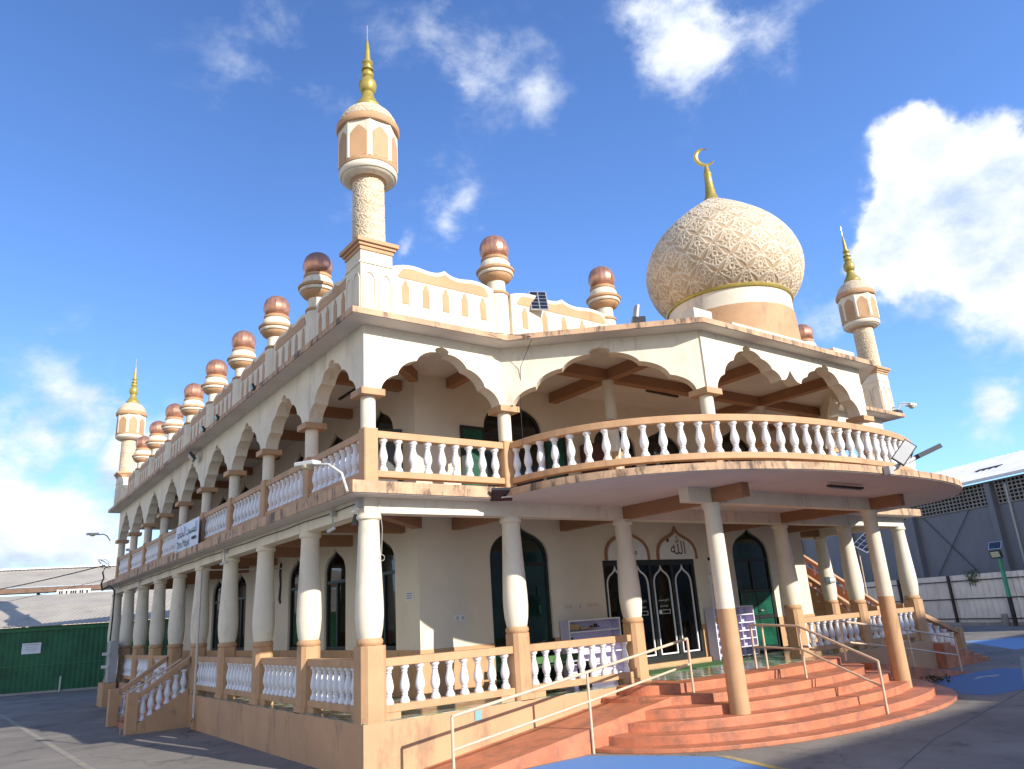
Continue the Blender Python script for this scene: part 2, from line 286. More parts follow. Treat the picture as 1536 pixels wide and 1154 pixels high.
    def build(s, name, m, parent=None, smooth=False, loc=None, bevel=0., local=False):
        me = bpy.data.meshes.new(name); base = Vector((0, 0, 0))
        o = bpy.data.objects.new(name, me); COL.objects.link(o)
        if parent: o.parent = parent; base = world_of(parent)
        if loc is not None: o.location = Vector(loc) - base; base = Vector(loc)
        if local: base = Vector((0, 0, 0))
        me.from_pydata([tuple(Vector(p) - base) for p in s.v], [], s.f)
        me.materials.append(M[m] if isinstance(m, str) else m)
        fix(me)
        if smooth:
            me.polygons.foreach_set('use_smooth', [True] * len(me.polygons))
            try: me.set_sharp_from_angle(angle=math.radians(38))
            except Exception: pass
        if bevel:
            b = o.modifiers.new('bevel', 'BEVEL'); b.width = bevel; b.segments = 2; b.limit_method = 'ANGLE'; b.angle_limit = math.radians(50)
        return o
import bmesh
def fix(me):
    b = bmesh.new(); b.from_mesh(me); bmesh.ops.recalc_face_normals(b, faces=b.faces); b.to_mesh(me); b.free()
def offset(pts, d, closed=False):
    n = len(pts); out = []
    for i in range(n):
        p = Vector((pts[i][0], pts[i][1])); a = b = None
        if closed or i > 0: q = Vector(pts[i - 1][:2]); a = (p - q).normalized()
        if closed or i < n - 1: q = Vector(pts[(i + 1) % n][:2]); b = (q - p).normalized()
        a = a or b; b = b or a; t = (a + b)
        t = t.normalized() if t.length > 1e-6 else a
        nn = Vector((-t.y, t.x)); k = 1 / max(.35, nn.dot(Vector((-a.y, a.x))))
        out.append((p.x + nn.x * d * k, p.y + nn.y * d * k))
    return out
def tag(o, label=None, cat=None, group=None, kind=None):
    if label: o['label'] = label
    if cat: o['category'] = cat
    if group: o['group'] = group
    if kind: o['kind'] = kind
    return o
def thing(name, label, cat, loc=(0, 0, 0), group=None):
    o = bpy.data.objects.new(name, None); COL.objects.link(o); o.location = loc; o.empty_display_size = .3
    return tag(o, label, cat, group)
def struct(name, mb, m, **k): return tag(mb.build(name, m, **k), kind='structure')
def dup(o, parent, loc, rz=None):                             # a part and its sub-parts
    c = o.copy(); COL.objects.link(c); c.parent = parent; c.location = Vector(loc) - (world_of(parent) if parent else Vector((0, 0, 0)))
    if rz is not None: c.rotation_euler = (0, 0, rz)
    for ch in o.children:
        d = ch.copy(); COL.objects.link(d); d.parent = c
    return c
def text_mesh(body, size, m, name, parent, origin, u, up, depth=.004, width=None):
    cu = bpy.data.curves.new('lettering', 'FONT'); cu.body = body; cu.size = size; cu.align_x = 'CENTER'; cu.resolution_u = 4
    t = bpy.data.objects.new('lettering', cu); COL.objects.link(t); bpy.context.view_layer.update()
    dg = bpy.context.evaluated_depsgraph_get(); me = bpy.data.meshes.new_from_object(t.evaluated_get(dg)); bpy.data.objects.remove(t)
    xs = [v.co.x for v in me.vertices] or [0, 1]; w = max(xs) - min(xs); k = (width / w) if width else 1.
    u = Vector(u).normalized(); up = Vector(up).normalized(); nn = u.cross(up); origin = Vector(origin)
    o = bpy.data.objects.new(name, me); COL.objects.link(o); o.parent = parent; base = world_of(parent)
    for v in me.vertices: v.co = origin + u * v.co.x * k + up * v.co.y * (k if width else 1) + nn * depth - base
    me.materials.clear(); me.materials.append(M[m]); return o
def arc(fx, n, a=0., b=1.): return [fx(a + (b - a) * i / n) for i in range(n + 1)]
def bez(p, n):
    out = []
    for i in range(n + 1):
        t = i / n; s = 1 - t
        out.append((s**3 * p[0][0] + 3 * s * s * t * p[1][0] + 3 * s * t * t * p[2][0] + t**3 * p[3][0], s**3 * p[0][1] + 3 * s * s * t * p[1][1] + 3 * s * t * t * p[2][1] + t**3 * p[3][1]))
    return out
def ogee(cx, w, zs, za, n=7):                                 # left springing -> apex -> right springing
    L = bez([(-.5, 0), (-.5, .32), (-.43, .50), (-.27, .64)], n) + bez([(-.27, .64), (-.14, .74), (-.04, .80), (0, 1)], n)[1:]
    R = [(-x, z) for x, z in reversed(L[:-1])]
    return [(cx + x * w, zs + z * (za - zs)) for x, z in L + R]
def lobe(p, q, bulge, n=7):
    p = Vector(p); q = Vector(q); d = q - p; nn = Vector((-d.y, d.x)); out = []
    for i in range(n + 1):
        t = i / n; out.append(tuple(p + d * t + nn * bulge * math.sin(PI * t) ** .8))
    return out
def foil_half(flip=1):                                        # unit half arch from springing (-1,0) to apex (0,1)
    C = [(-1, 0), (-.74, .33), (-.43, .645), (-.105, .875)]
    P = []
    for a, b in zip(C[:-1], C[1:]): P += lobe(a, b, .15)[:-1]
    P += [C[3], (-.12, .92), (-.085, .965), (-.03, .985), (0, 1.0)]
    return P
def spline(P, n):
    out = []
    for i in range(len(P) - 1):
        p0 = P[max(i - 1, 0)]; p1 = P[i]; p2 = P[i + 1]; p3 = P[min(i + 2, len(P) - 1)]
        for k in range(n):
            t = k / n
            out.append(tuple(.5 * (2 * p1[d] + (p2[d] - p0[d]) * t + (2 * p0[d] - 5 * p1[d] + 4 * p2[d] - p3[d]) * t * t + (3 * p1[d] - p0[d] - 3 * p2[d] + p3[d]) * t**3) for d in (0, 1)))
    return out + [P[-1]]
FH = foil_half()
def foil(cx, hw, zs, za):
    L = [(cx + x * hw, zs + z * (za - zs)) for x, z in FH]; R = [(2 * cx - x, z) for x, z in reversed(L[:-1])]
    return L + R

# ------------------------------------------------------------------ ground
WID = 17.98; LEN = 24.3; BAY = 2.7; XS = [0, 3.05, 6.11, 11.87, 14.93, WID]
struct('ground', MB().add([(-300, -300, 0), (300, -300, 0), (300, 300, 0), (-300, 300, 0)], [(0, 1, 2, 3)]), 'asphalt')
def sheet(name, poly, m, z): struct(name, MB().add([(x, y, z) for x, y in poly], [tuple(range(len(poly)))]), m)
sheet('parking_bay', [(1.0, -1.55), (3.2, -1.55), (3.9, -2.6), (4.42, -3.55), (3.6, -6.5), (1.0, -6.5)], 'blue', .004)
sheet('bay_line', [(4.34, -3.3), (4.46, -3.5), (3.72, -6.6), (3.6, -6.6)], 'yellow', .008)
M['blue2'] = paint('shaded_blue_paint', (.085, .18, .36), .44, (.2, .2, .2))  # darker copy of the blue paint; the bay's shade is in the colour
sheet('disabled_bay', [(15.3, -1.4), (18.6, -1.75), (18.5, -3.4), (14.6, -4.05), (12.9, -3.95), (12.75, -3.35)], 'blue2', .004)
M['paleblue'] = paint('faded_sunlit_blue_paint', (.26, .40, .60), .40, (.33, .33, .33))  # paler from fading, with the sunlight on it also put into the colour
sheet('distant_bay', [(25.0, .3), (28.8, .3), (31.5, 2.6), (29.4, 4.1)], 'paleblue', .004)
M['faint'] = paint('faded_yellow_paint', (.40, .33, .18), .60, (.29, .27, .25))
sheet('drive_line', [(-3.80, 23.0), (-3.66, 23.0), (-3.02, 4.0), (-3.16, 4.0)], 'faint', .004)
sheet('drive_line', [(13.9, -4.15), (14.1, -4.1), (22.4, -.95), (22.3, -.85)], 'faint', .008)
sheet('bay_symbol', [(15.6, -2.3), (16.3, -2.15), (17.0, -2.45), (16.5, -2.5), (16.2, -2.35)], 'whiteline', .008)
crk = MB()
for a, b in (((5.0, -5.95), (7.3, -5.3)), ((7.3, -5.3), (14, -4.1))): crk.rail([a, b], .02, .001, .005)
M['crack'] = mat('sealed_joint', (.17, .16, .15), .9)
struct('paving_joint', crk, 'crack')

# ------------------------------------------------------------------ the mosque
MQ = thing('mosque', 'two storey cream and peach mosque with patterned dome, arcades and curved front balcony', 'mosque')
GF = .82; UF = 4.66
# plinth and slabs
MB().prism([(-.225, -.225), (WID + .225, -.225), (WID + .225, LEN + .225), (-.225, LEN + .225)], 0, GF).build('plinth', 'plinthp', MQ)
fl = MB().prism([(-.21, -.21), (WID + .21, -.21), (WID + .21, LEN), (-.21, LEN)], GF, GF + .012)
fl.build('veranda_floor', 'tile', MQ)
def superell(cx, cy, a, b, n, t): c = math.cos(t); s = math.sin(t); return (cx + a * (abs(c) ** (2 / n)) * (1 if c > 0 else -1), cy - b * abs(s) ** (2 / n))
def scurve(cx, cy, a, b, n, k): return [superell(cx, cy, a, b, n, PI - PI * i / k) for i in range(k + 1)]
SLAB = scurve(8.93, -.5, 6.45, 4.36, 2.5, 64)
LOBE = [SLAB[0][:1] + (-.553,)] + SLAB[1:-1] + [SLAB[-1][:1] + (-.553,)]
slab = [(-.55, LEN + .55), (-.55, -.55), (2.35, -.55)] + SLAB[1:-1] + [(15.65, -.55), (WID + .55, -.55), (WID + .55, LEN + .55)]
MB().prism([(-.55, -.55), (WID + .55, -.55), (WID + .55, LEN + .55), (-.55, LEN + .55)], 4.455, UF).build('veranda_slab', 'peach_d', MQ)
MB().prism(LOBE, 4.455, 4.585).build('balcony_slab', 'peach_d', MQ)
cs = [(x, y) for x, y in offset(slab, .03, True)]
MB().prism(cs, 4.44, 4.458).build('balcony_ceiling', 'ceil', MQ)
# roof slab with bay
A_, B_, C_, D_ = (3.05, -.05), (6.11, -2.75), (11.87, -2.75), (14.93, -.05)
roof = [(-.57, LEN + .57), (-.57, -.6), (2.80, -.62), (5.74, -3.24), (12.26, -3.24), (15.2, -.62), (18.82, -.6), (18.82, LEN + .57)]
MB().prism(roof, 7.667, 7.782).build('roof_slab', 'peach_d', MQ)
MB().prism(offset(roof, .025, True), 7.655, 7.67).build('roof_soffit', 'ceil', MQ)
# ---- columns
CHM = .07
def sq(h, c=CHM): return [(-h + c, -h), (h - c, -h), (h, -h + c), (h, h - c), (h - c, h), (-h + c, h), (-h, h - c), (-h, -h + c)]
colp = [(.19, 2.10), (.203, 2.15), (.225, 2.28), (.240, 2.48), (.238, 2.68), (.223, 3.0), (.205, 3.35), (.188, 3.7), (.178, 4.03), (.18, 4.05), (.214, 4.075), (.222, 4.105), (.214, 4.135), (.205, 4.14), (.205, 4.175)]
def make_col(x, y):
    c = MB().lathe(colp, seg=28).build('column', 'cream', MQ, smooth=True, loc=(x, y, 0), local=True)
    p = MB().prism(sq(.19), .80, 1.995).prism(sq(.21, .05), .80, .93)
    p.lathe([(.19, 1.99), (.207, 2.0), (.222, 2.03), (.225, 2.055), (.215, 2.09), (.19, 2.115)], seg=24).build('pedestal', 'peach', c, local=True, bevel=.008)
    return c
C0 = make_col(0, 0)
MB().prism(sq(.225, .085), GF - .01, 1.99).build('pedestal_block', 'peach', C0, local=True, bevel=.01)
for x in XS[1:]: c_ = dup(C0, MQ, (x, 0, 0)); [bpy.data.objects.remove(q) for q in list(c_.children) if q.name.startswith('pedestal_block')] if x < WID else None
for k in range(1, 10):
    for x in (0, WID): c_ = dup(C0, MQ, (x, k * BAY, 0)); [bpy.data.objects.remove(q) for q in list(c_.children) if q.name.startswith('pedestal_block')]
upp = [(.135, 5.66), (.137, 6.0), (.135, 6.30)]
def make_ucol(x, y):
    c = MB().lathe(upp, seg=22).build('balcony_column', 'cream', MQ, smooth=True, loc=(x, y, 0), local=True)
    MB().prism(sq(.135, .02), UF - .003, 5.70).build('post', 'peach', c, local=True, bevel=.008)
    MB().prism(sq(.235, .0), 6.295, 6.416).build('cap', 'peach', c, local=True, bevel=.008)
    return c
U0 = make_ucol(0, 0)
for x in XS[1:]: dup(U0, MQ, (x, 0, 0))
for x, y in (B_, C_): dup(U0, MQ, (x, y, 0))
for k in range(1, 10):
    dup(U0, MQ, (0, k * BAY, 0)); dup(U0, MQ, (WID, k * BAY, 0))
def make_slender(x, y):
    c = MB().lathe([(.172, 2.19), (.165, 3.2), (.158, 4.0), (.158, 4.05), (.19, 4.10), (.19, 4.175)], seg=26).build('porch_column', 'cream', MQ, smooth=True, loc=(x, y, 0), local=True)
    MB().lathe([(.186, .05), (.18, 1.2), (.173, 2.19)], seg=26).build('column_base', 'peach', c, smooth=True, local=True)
    return c
S0 = make_slender(6.11, -2.5); dup(S0, MQ, (11.87, -2.5, 0))
# ---- lower beams
b = MB()
b.box((-.15, -.15, 4.172), (WID + .15, .15, 4.45)); b.box((-.15, .153, 4.172), (.15, LEN + .15, 4.45)); b.box((WID - .15, .153, 4.172), (WID + .15, LEN + .15, 4.45))
b.box((5.35, -2.62, 4.172), (12.63, -2.38, 4.45)); b.build('edge_beam', 'cream', MQ)
def beam(a, b2, name='cross_beam'): MB().box(a, b2).build(name, 'beam', MQ)
for k in range(1, 9): beam((.153, k * BAY - .1, 4.176), (2.1, k * BAY + .1, 4.452))
for x in XS[1:5]: beam((x - .1, .153, 4.176), (x + .1, 2.05, 4.452))
beam((WID - 2.1, 2.6, 4.176), (WID - .153, 2.8, 4.452))
for x in (6.11, 11.87):
    beam((x - .11, -2.377, 4.176), (x + .11, -.153, 4.452)); beam((x - .11, -3.35, 4.18), (x + .11, -2.623, 4.452))
MB().cbox((1.1, 1.05, 4.30), (2.6, .2, .236), (2.1, 2.0, 0)).build('corner_beam', 'beam', MQ)
# ---- upper arcades
def arcade(o, u, L, opens, zs=6.414, zt=7.66, name='arcade_wall', th=.15, ends=(-.15, .15)):
    u = Vector(u).normalized(); n = Vector((u.y, -u.x, 0)); poly = [(ends[0], zs)]
    for f in opens: poly += f
    poly += [(L + ends[1], zs), (L + ends[1], zt), (ends[0], zt)]
    return MB().panel(poly, o, u, n, -th, th).build(name, 'cream', MQ)
LA = math.hypot(B_[0] - A_[0], B_[1] - A_[1]); uA = ((B_[0] - A_[0]) / LA, (B_[1] - A_[1]) / LA, 0)
arcade((0, 0, 0), (1, 0, 0), 3.05, [foil(1.525, 1.335, 6.414, 7.475)], ends=(-.15, .05))
arcade((A_[0], A_[1], 0), uA, LA, [foil(LA / 2, LA / 2 - .19, 6.414, 7.50)], ends=(-.02, .0))
def shift(P, dx): return [(x + dx, z) for x, z in P]
F = foil(7.50, 1.18, 6.414, 7.55); k = len(F) // 2
left = F[:k + 1]; right = [(7.5 + (x - 7.5) * (1.12 / 1.18), 6.93 + (z - 6.414) * (7.55 - 6.93) / (7.55 - 6.414)) for x, z in F[k + 1:]]
half = left + right + bez([(8.66, 6.93), (8.84, 6.93), (8.92, 7.12), (9.0, 7.21)], 5)
half = [(x - 6.11, z) for x, z in half]; dbl = half + [(2 * 2.88 - x, z) for x, z in reversed(half[:-1])]
arcade((B_[0], B_[1], 0), (1, 0, 0), C_[0] - B_[0], [dbl], ends=(-.1, .1))
arcade((C_[0], C_[1], 0), (uA[0], -uA[1], 0), LA, [foil(LA / 2, LA / 2 - .19, 6.414, 7.50)], ends=(.0, .02))
arcade((14.93, 0, 0), (1, 0, 0), 3.05, [foil(1.525, 1.335, 6.414, 7.475)], ends=(-.05, .15))
side = [foil(BAY * (i + .5), 1.175, 6.414, 7.43) for i in range(9)]
arcade((0, LEN, 0), (0, -1, 0), LEN, side, ends=(-.15, -.153))
arcade((WID, 0, 0), (0, 1, 0), LEN, side, ends=(.153, .15))
MB().box((.153, LEN - .15, 6.9), (WID - .153, LEN + .15, 7.66)).build('back_lintel', 'cream', MQ)
# upper beams
for k in range(1, 9): beam((.153, k * BAY - .1, 7.42), (2.1, k * BAY + .1, 7.663))
MB().cbox((1.1, 1.05, 7.54), (2.6, .2, .24), (2.1, 2.0, 0)).build('corner_beam', 'beam', MQ)
for x in (3.05, 14.93): beam((x - .1, .16, 7.42), (x + .1, 2.05, 7.663))
for x in (6.11, 11.87): beam((x - .12, -2.59, 7.40), (x + .12, 2.05, 7.663))
beam((3.3, -.12, 7.405), (5.985, .12, 7.663)); beam((6.235, -.12, 7.405), (11.745, .12, 7.663)); beam((11.995, -.12, 7.405), (14.7, .12, 7.663))
beam((8.88, -2.59, 7.41), (9.12, -.125, 7.663))
for x in (6.11, 11.87): MB().lathe([(.14, UF), (.14, 7.41)], (x, 0, 0), seg=20).build('inner_column', 'cream', MQ, smooth=True)

# ---- inner hall walls with openings
YW, XW = 2.05, 2.1
def opening_poly(spec, base):
    kind = spec[0]
    if kind == 'o': _, cx, w, zs, za = spec; return [(cx - w / 2, base)] + ogee(cx, w, zs, za) + [(cx + w / 2, base)]
    _, x0, x1, z1 = spec; return [(x0, base), (x0, z1), (x1, z1), (x1, base)]
def wall(o, u, L, specs, z0, z1, name='hall_wall', m='wall'):
    u = Vector(u).normalized(); n = Vector((u.y, -u.x, 0)); poly = [(0, z0)]
    for s in specs: poly += opening_poly(s, z0)
    poly += [(L, z0), (L, z1), (0, z1)]
    return MB().panel(poly, o, u, n, -.18, 0).build(name, m, MQ)
def unit(name, o, u, spec, z0, trans=None, mull=1, glassm='glass', back=.07, fw=.07, streaks=None):
    """glazed frame set back inside an opening: frame mesh with its panes as a sub-part"""
    u = Vector(u).normalized(); n = Vector((u.y, -u.x, 0)); _, cx, w, zs, za = spec
    out = [(cx - w / 2 + fw / 2, z0 + fw / 2)] + ogee(cx, w - fw, zs, za - fw * .9) + [(cx + w / 2 - fw / 2, z0 + fw / 2)]
    f = MB().strip(out, o, u, n, fw, -back - .05, -back + .01, closed=True)
    if trans: f.strip([(cx - w / 2 + fw, trans), (cx + w / 2 - fw, trans)], o, u, n, fw, -back - .045, -back + .015)
    for i in range(1, mull + 1):
        x = cx - w / 2 + w * i / (mull + 1); f.strip([(x, z0 + fw), (x, trans - fw / 2 if trans else zs)], o, u, n, fw, -back - .04, -back + .012)
    fo = f.build(name, 'frame', MQ)
    g = [(cx - w / 2 + .01, z0)] + ogee(cx, w - .02, zs, za - .01) + [(cx + w / 2 - .01, z0)]
    MB().panel(g, o, u, n, -back - .04, -back - .025).build('glass_pane', glassm, fo)
    if streaks:
        d_ = MB()
        for k in range(6):
            a = cx + w * (-.40 + .05 * k if k < 3 else .12 + .055 * k - .12); p = Vector(o) + u * a - n * (back + .12 + .02 * (k % 2)); d_.lathe([(.05, z0 + .03), (.042, z0 + 1.0), (.05, zs + .1)], (p.x, p.y, 0), seg=8)
        d_.build('curtain_or_streak', streaks, fo, smooth=True)
    return fo
HL = 22.2 - YW - .18; HW = WID - 2 * XW
FX = (1, 0, 0)
fr_lo = [('o', 4.75, 1.68, 3.52, 4.40), ('r', 7.29, 10.69, 3.47), ('o', 13.23, 1.68, 3.52, 4.40)]
loc_ = lambda S: [(s[0], s[1] - XW) + ((s[2],) if s[0] == 'o' else (s[2] - XW,)) + tuple(s[3:]) for s in S]
wall((XW, YW, 0), FX, HW, loc_(fr_lo), GF + .013, 4.445)
for x0, x1 in ((XW + .152, 3.91), (5.59, 7.29), (10.69, 12.39), (14.07, WID - XW - .152)): MB().box((x0, YW - .016, GF + .014), (x1, YW + .1, 1.76)).build('dado', 'peach', MQ)
d1 = unit('arched_door', (0, YW, 0), FX, fr_lo[0], GF + .03, trans=3.42, mull=1, glassm='gglass')
d2 = unit('arched_door', (0, YW, 0), FX, fr_lo[2], GF + .03, trans=3.42, mull=1, glassm='gglass')
for d, xs in ((d2, (12.55, 13.27)),):        # door leaves: solid green panels, rails and a lever handle
    for x in xs:
        for z0, z1 in ((1.02, 1.75), (1.86, 2.5)): MB().box((x - .01, YW + .045, z0), (x + .66, YW + .075, z1)).build('panel_or_glint', 'green', d)
        for z0, z1 in ((1.76, 1.85), (2.51, 2.57), (.86, 1.01)): MB().box((x - .02, YW + .04, z0), (x + .68, YW + .078, z1)).build('door_rail', 'frame', d)
    MB().tube([(xs[1] + .02, YW + .05, 1.98), (xs[1] + .02, YW - .02, 1.98), (xs[1] + .14, YW - .02, 1.98)], .014, 6).build('handle', 'alu', d)
for i in range(2):                                            # small green patches that imitate glints on the dark left door
    MB().box((5.24, YW + .064, 2.3 + i * .42), (5.33, YW + .0715, 2.5 + i * .42)).build('panel_or_glint', 'green', d1)
# main entrance: four ogee leaves and two inscribed arches over them
ent = MB()
for x in (7.29, 8.10, 8.93, 9.76, 10.61): ent.box((x, YW + .03, .95), (x + .08, YW + .11, 3.40))
ent.box((7.29, YW + .025, 3.33), (10.69, YW + .115, 3.47)); ent.box((7.29, YW + .025, .93), (10.69, YW + .115, 1.08))
eo = ent.build('entrance_door', 'frame', MQ)
for i in range(4):
    x0 = 7.37 + i * .828; w = .745; cx = x0 + w / 2
    MB().panel([(x0 - .01, 1.0), (x0 + w + .01, 1.0), (x0 + w + .01, 3.36), (x0 - .01, 3.36)], (0, YW, 0), FX, (0, -1, 0), -.10, -.08).build('glass_pane', 'clear', eo)
    P = [(cx - w / 2 + .07, 1.12)] + ogee(cx, w - .14, 2.82, 3.29) + [(cx + w / 2 - .07, 1.12)]
    MB().strip(P, (0, YW, 0), FX, (0, -1, 0), .034, -.079, -.05, closed=True).build('ogee_trim', 'lavw', eo)
    if i in (1, 2):
        text_mesh('\uFEAA\uFEA0\uFEB4\uFEE3 \uFECA\uFEE3\uFE8E\uFE9F', .13, 'paper', 'door_lettering', eo, (cx, YW + .075, 2.42), FX, (0, 0, 1), .003, width=.40)
        text_mesh('Jama Masjid', .09, 'paper', 'door_lettering', eo, (cx, YW + .075, 2.27), FX, (0, 0, 1), .003, width=.30)
        MB().strip([(cx - .2, 2.10), (cx + .2, 2.10), (cx + .2, 2.19), (cx - .2, 2.19)], (0, YW, 0), FX, (0, -1, 0), .012, -.079, -.074, closed=True).box((cx - .2, YW + .073, 2.11), (cx - .11, YW + .079, 2.18)).build('door_notice', 'paper', eo)
    cu_ = MB()
    for j in range(7): cu_.lathe([(.055, 1.02), (.05, 2.0), (.055, 3.3)], (x0 + (.06 + .1 * j if i in (0, 3) else .42 + .05 * j), YW + .22 + .02 * (j % 2), 0), seg=8)
    cu_.build('curtain_or_streak', ('teal', 'brownc', 'brownc', 'teal')[i], eo, smooth=True)
    MB().box((x0 + w - .02, YW + .0, 1.9), (x0 + w + .01, YW + .03, 2.2)).build('pull_handle', 'alu', eo) if False else None
for cx, txt in ((8.17, '\uFEAA\uFEE4\uFEA4\uFEE3'), (10.03, '\uFDF2')):
    P = [(cx - .75, 3.47)] + ogee(cx, 1.5, 3.55, 4.28) + [(cx + .75, 3.47)]
    t = MB().panel(P, (0, YW, 0), FX, (0, -1, 0), .0, .02).build('inscribed_arch', 'paper', MQ)
    MB().strip(P, (0, YW, 0), FX, (0, -1, 0), .07, .0, .05).build('arch_moulding', 'beam', t)
    text_mesh(txt, .44, 'bronze', 'calligraphy', t, (cx + .06, YW - .02, 3.60), FX, (0, 0, 1), .006, width=.58)
    MB().cbox((cx - .32, YW - .025, 3.98), (.10, .006, .11), FX).build('calligraphy', 'bronze', t)
MB().box((7.2, YW - .12, GF + .014), (10.8, YW + .02, .93)).build('threshold', 'peach', MQ)
# left wall windows, ground floor and upper floor
wy = [3.78 + 2.62 * i for i in range(7)]
UL = (0, -1, 0); OL = (XW, 22.2, 0)
wsp = [('o', 22.2 - y, 1.34, 3.56, 4.28) for y in reversed(wy)]
wall(OL, UL, HL, wsp, 1.76, 4.445)
MB().box((XW - .016, YW - .016, GF + .014), (XW + .15, 22.2, 1.76)).build('dado', 'peach', MQ)
M['reflection'] = mat('pale_reflection', (.80, .80, .74), .8, var=.15, scale=5)  # pale strips behind the left panes imitate white streak reflections
for s in wsp: unit('arched_window', OL, UL, s, 1.77, trans=3.40, mull=1, glassm='clear', streaks='reflection')
usp = [('o', 22.2 - y, 1.42, 6.50, 7.32) for y in reversed(wy)]
wall(OL, UL, HL, usp, UF + .005, 7.66)
for s in usp: unit('balcony_window', OL, UL, s, UF + .02, trans=6.5, mull=1)
# right wall
OR = (WID - XW, YW + .18, 0); UR = (0, 1, 0); rsp = [('o', y - YW - .18, 1.34, 3.62, 4.22) for y in wy]
wall(OR, UR, HL, rsp, 1.76, 4.445); MB().box((WID - XW - .15, YW - .016, GF + .014), (WID - XW + .016, 22.2, 1.76)).build('dado', 'peach', MQ)
for s in rsp: unit('arched_window', OR, UR, s, 1.77, trans=3.40)
rsp = [('o', y - YW - .18, 1.42, 6.55, 7.28) for y in wy]
wall(OR, UR, HL, rsp, UF + .005, 7.66)
for s in rsp: unit('balcony_window', OR, UR, s, UF + .02, trans=6.5)
# front wall upper
fup = [('o', 4.8, 1.74, 6.55, 7.42), ('o', 8.15, 1.5, 6.4, 7.12), ('o', 10.0, 1.5, 6.4, 7.12), ('o', 13.2, 1.74, 6.55, 7.42)]
wall((XW, YW, 0), FX, HW, loc_(fup), UF + .005, 7.66)
for s in fup: unit('balcony_door', (0, YW, 0), FX, s, UF + .02, trans=6.45 if s[2] > 1.6 else 6.3, mull=1)
for x0 in (3.30, 5.75):                                       # shutters folded open beside the left balcony door
    f = MB().strip([(x0, 5.0), (x0 + .6, 5.0), (x0 + .6, 6.52), (x0, 6.52)], (0, YW, 0), FX, (0, -1, 0), .08, .005, .05, closed=True).build('open_shutter', 'frame', MQ)
    MB().box((x0 + .03, YW - .035, 5.03), (x0 + .57, YW - .012, 6.49)).build('shutter_panel', 'green', f)
MB().cbox((XW - .33, 2.75, 5.9), (.72, .05, 1.2), (1, -.25, 0)).build('open_shutter', 'frame', MQ)
for x0 in (7.2, 11.0): MB().box((x0 - .35, YW - .4, UF), (x0 + .25, YW - .05, 6.35)).build('wooden_shutter', 'dwood', MQ)
MB().box((XW + .1, 22.0, GF), (WID - XW - .1, 22.2, 7.66)).build('back_wall', 'wall', MQ)
MB().box((XW + .19, YW + .5, 4.45), (WID - XW - .19, 21.9, 4.6)).build('inner_floor', 'hole', MQ)
lat = MB()
for i in range(-3, 10):
    for sgn in (1, -1):
        x0 = .2 + i * .24; x1 = x0 + sgn * 1.1; t0 = 0.; t1 = 1.
        lo, hi = .17, 2.08
        ta, tb = sorted(((lo - x0) / (x1 - x0), (hi - x0) / (x1 - x0))); t0 = max(0, ta); t1 = min(1, tb)
        if t1 - t0 > .05: lat.tube([(x0 + (x1 - x0) * t0, 24.15, 4.8 + 1.15 * t0), (x0 + (x1 - x0) * t1, 24.15, 4.8 + 1.15 * t1)], .035, 4)
lat.box((.15, 24.1, 5.95), (2.1, 24.2, 6.05)); lat.build('lattice_screen', 'white', MQ)

# ---- balustrades
balp = [(.082, 0), (.084, .03), (.066, .07), (.045, .11), (.058, .128), (.045, .146), (.066, .18), (.082, .235), (.083, .28), (.072, .34), (.053, .42), (.043, .475), (.056, .49), (.046, .51), (.072, .545), (.082, .558), (.082, .592)]
BMESH = None; INST = 0
MANY = MB()
def baluster_at(p, z, parent, own):
    global BMESH, INST
    if own and INST < 100:
        INST += 1
        if BMESH is None:
            BMESH = MB().lathe(balp, seg=14).build('baluster', 'white', parent, smooth=True, loc=(p[0], p[1], z), local=True)
        else:
            c = BMESH.copy(); COL.objects.link(c); c.parent = parent; c.location = Vector((p[0], p[1], z)) - world_of(parent)
    else: MANY.lathe([(r, h) for r, h in balp], (p[0], p[1], z), seg=8)
def along(pts, s):
    for a, b in zip(pts[:-1], pts[1:]):
        l = math.hypot(b[0] - a[0], b[1] - a[1])
        if s <= l or (a, b) == (pts[-2], pts[-1]): t = s / l; return (a[0] + (b[0] - a[0]) * t, a[1] + (b[1] - a[1]) * t)
        s -= l
def balustrade(pts, z, n, own, m='peach'):
    L = sum(math.hypot(b[0] - a[0], b[1] - a[1]) for a, b in zip(pts[:-1], pts[1:]))
    o = MB().rail(pts, .20, z + .711, z + .844).build('balustrade', m, MQ, bevel=.01)
    MB().rail(pts, .19, z, z + .12).build('bottom_rail', m, o, bevel=.01)
    if z < 1:
        for a in (0, L):
            p0 = along(pts, max(0, a - .32)); p1 = along(pts, min(L, a + .32)); MB().rail([p0, p1] if a else [pts[0], p1], .19, z - .10, z - .001).build('rail_footing', m, o)
    for i in range(n): baluster_at(along(pts, L * (i + .5) / n), z + .12, o, own)
E0 = .19
balustrade([(E0, 0), (3.05 - E0, 0)], .93, 9, True); balustrade([(3.05 + E0, 0), (6.11 - E0, 0)], .93, 9, True)
balustrade([(.135, 0), (3.05 - .135, 0)], 4.82, 9, True)
CUR = [(3.15, -.02)] + scurve(9, 0, 5.85, 4.05, 2.3, 56)[2:-2] + [(14.85, -.02)]
balustrade(CUR, 4.82, 46, True)
balustrade([(11.87 + E0, 0), (14.93 - E0, 0)], .93, 9, True); balustrade([(14.93 + E0, 0), (WID - E0, 0)], .93, 9, True)
for k in range(9):
    a, b_ = k * BAY, (k + 1) * BAY
    balustrade([(0, b_ - .135), (0, a + .135)], 4.82, 9, k < 1)
    if k != 4: balustrade([(0, b_ - E0), (0, a + E0)], .93, 9, False)
    balustrade([(WID, a + .135), (WID, b_ - .135)], 4.82, 9, False)
    if k > 0: balustrade([(WID, a + E0), (WID, b_ - E0)], .93, 9, False)
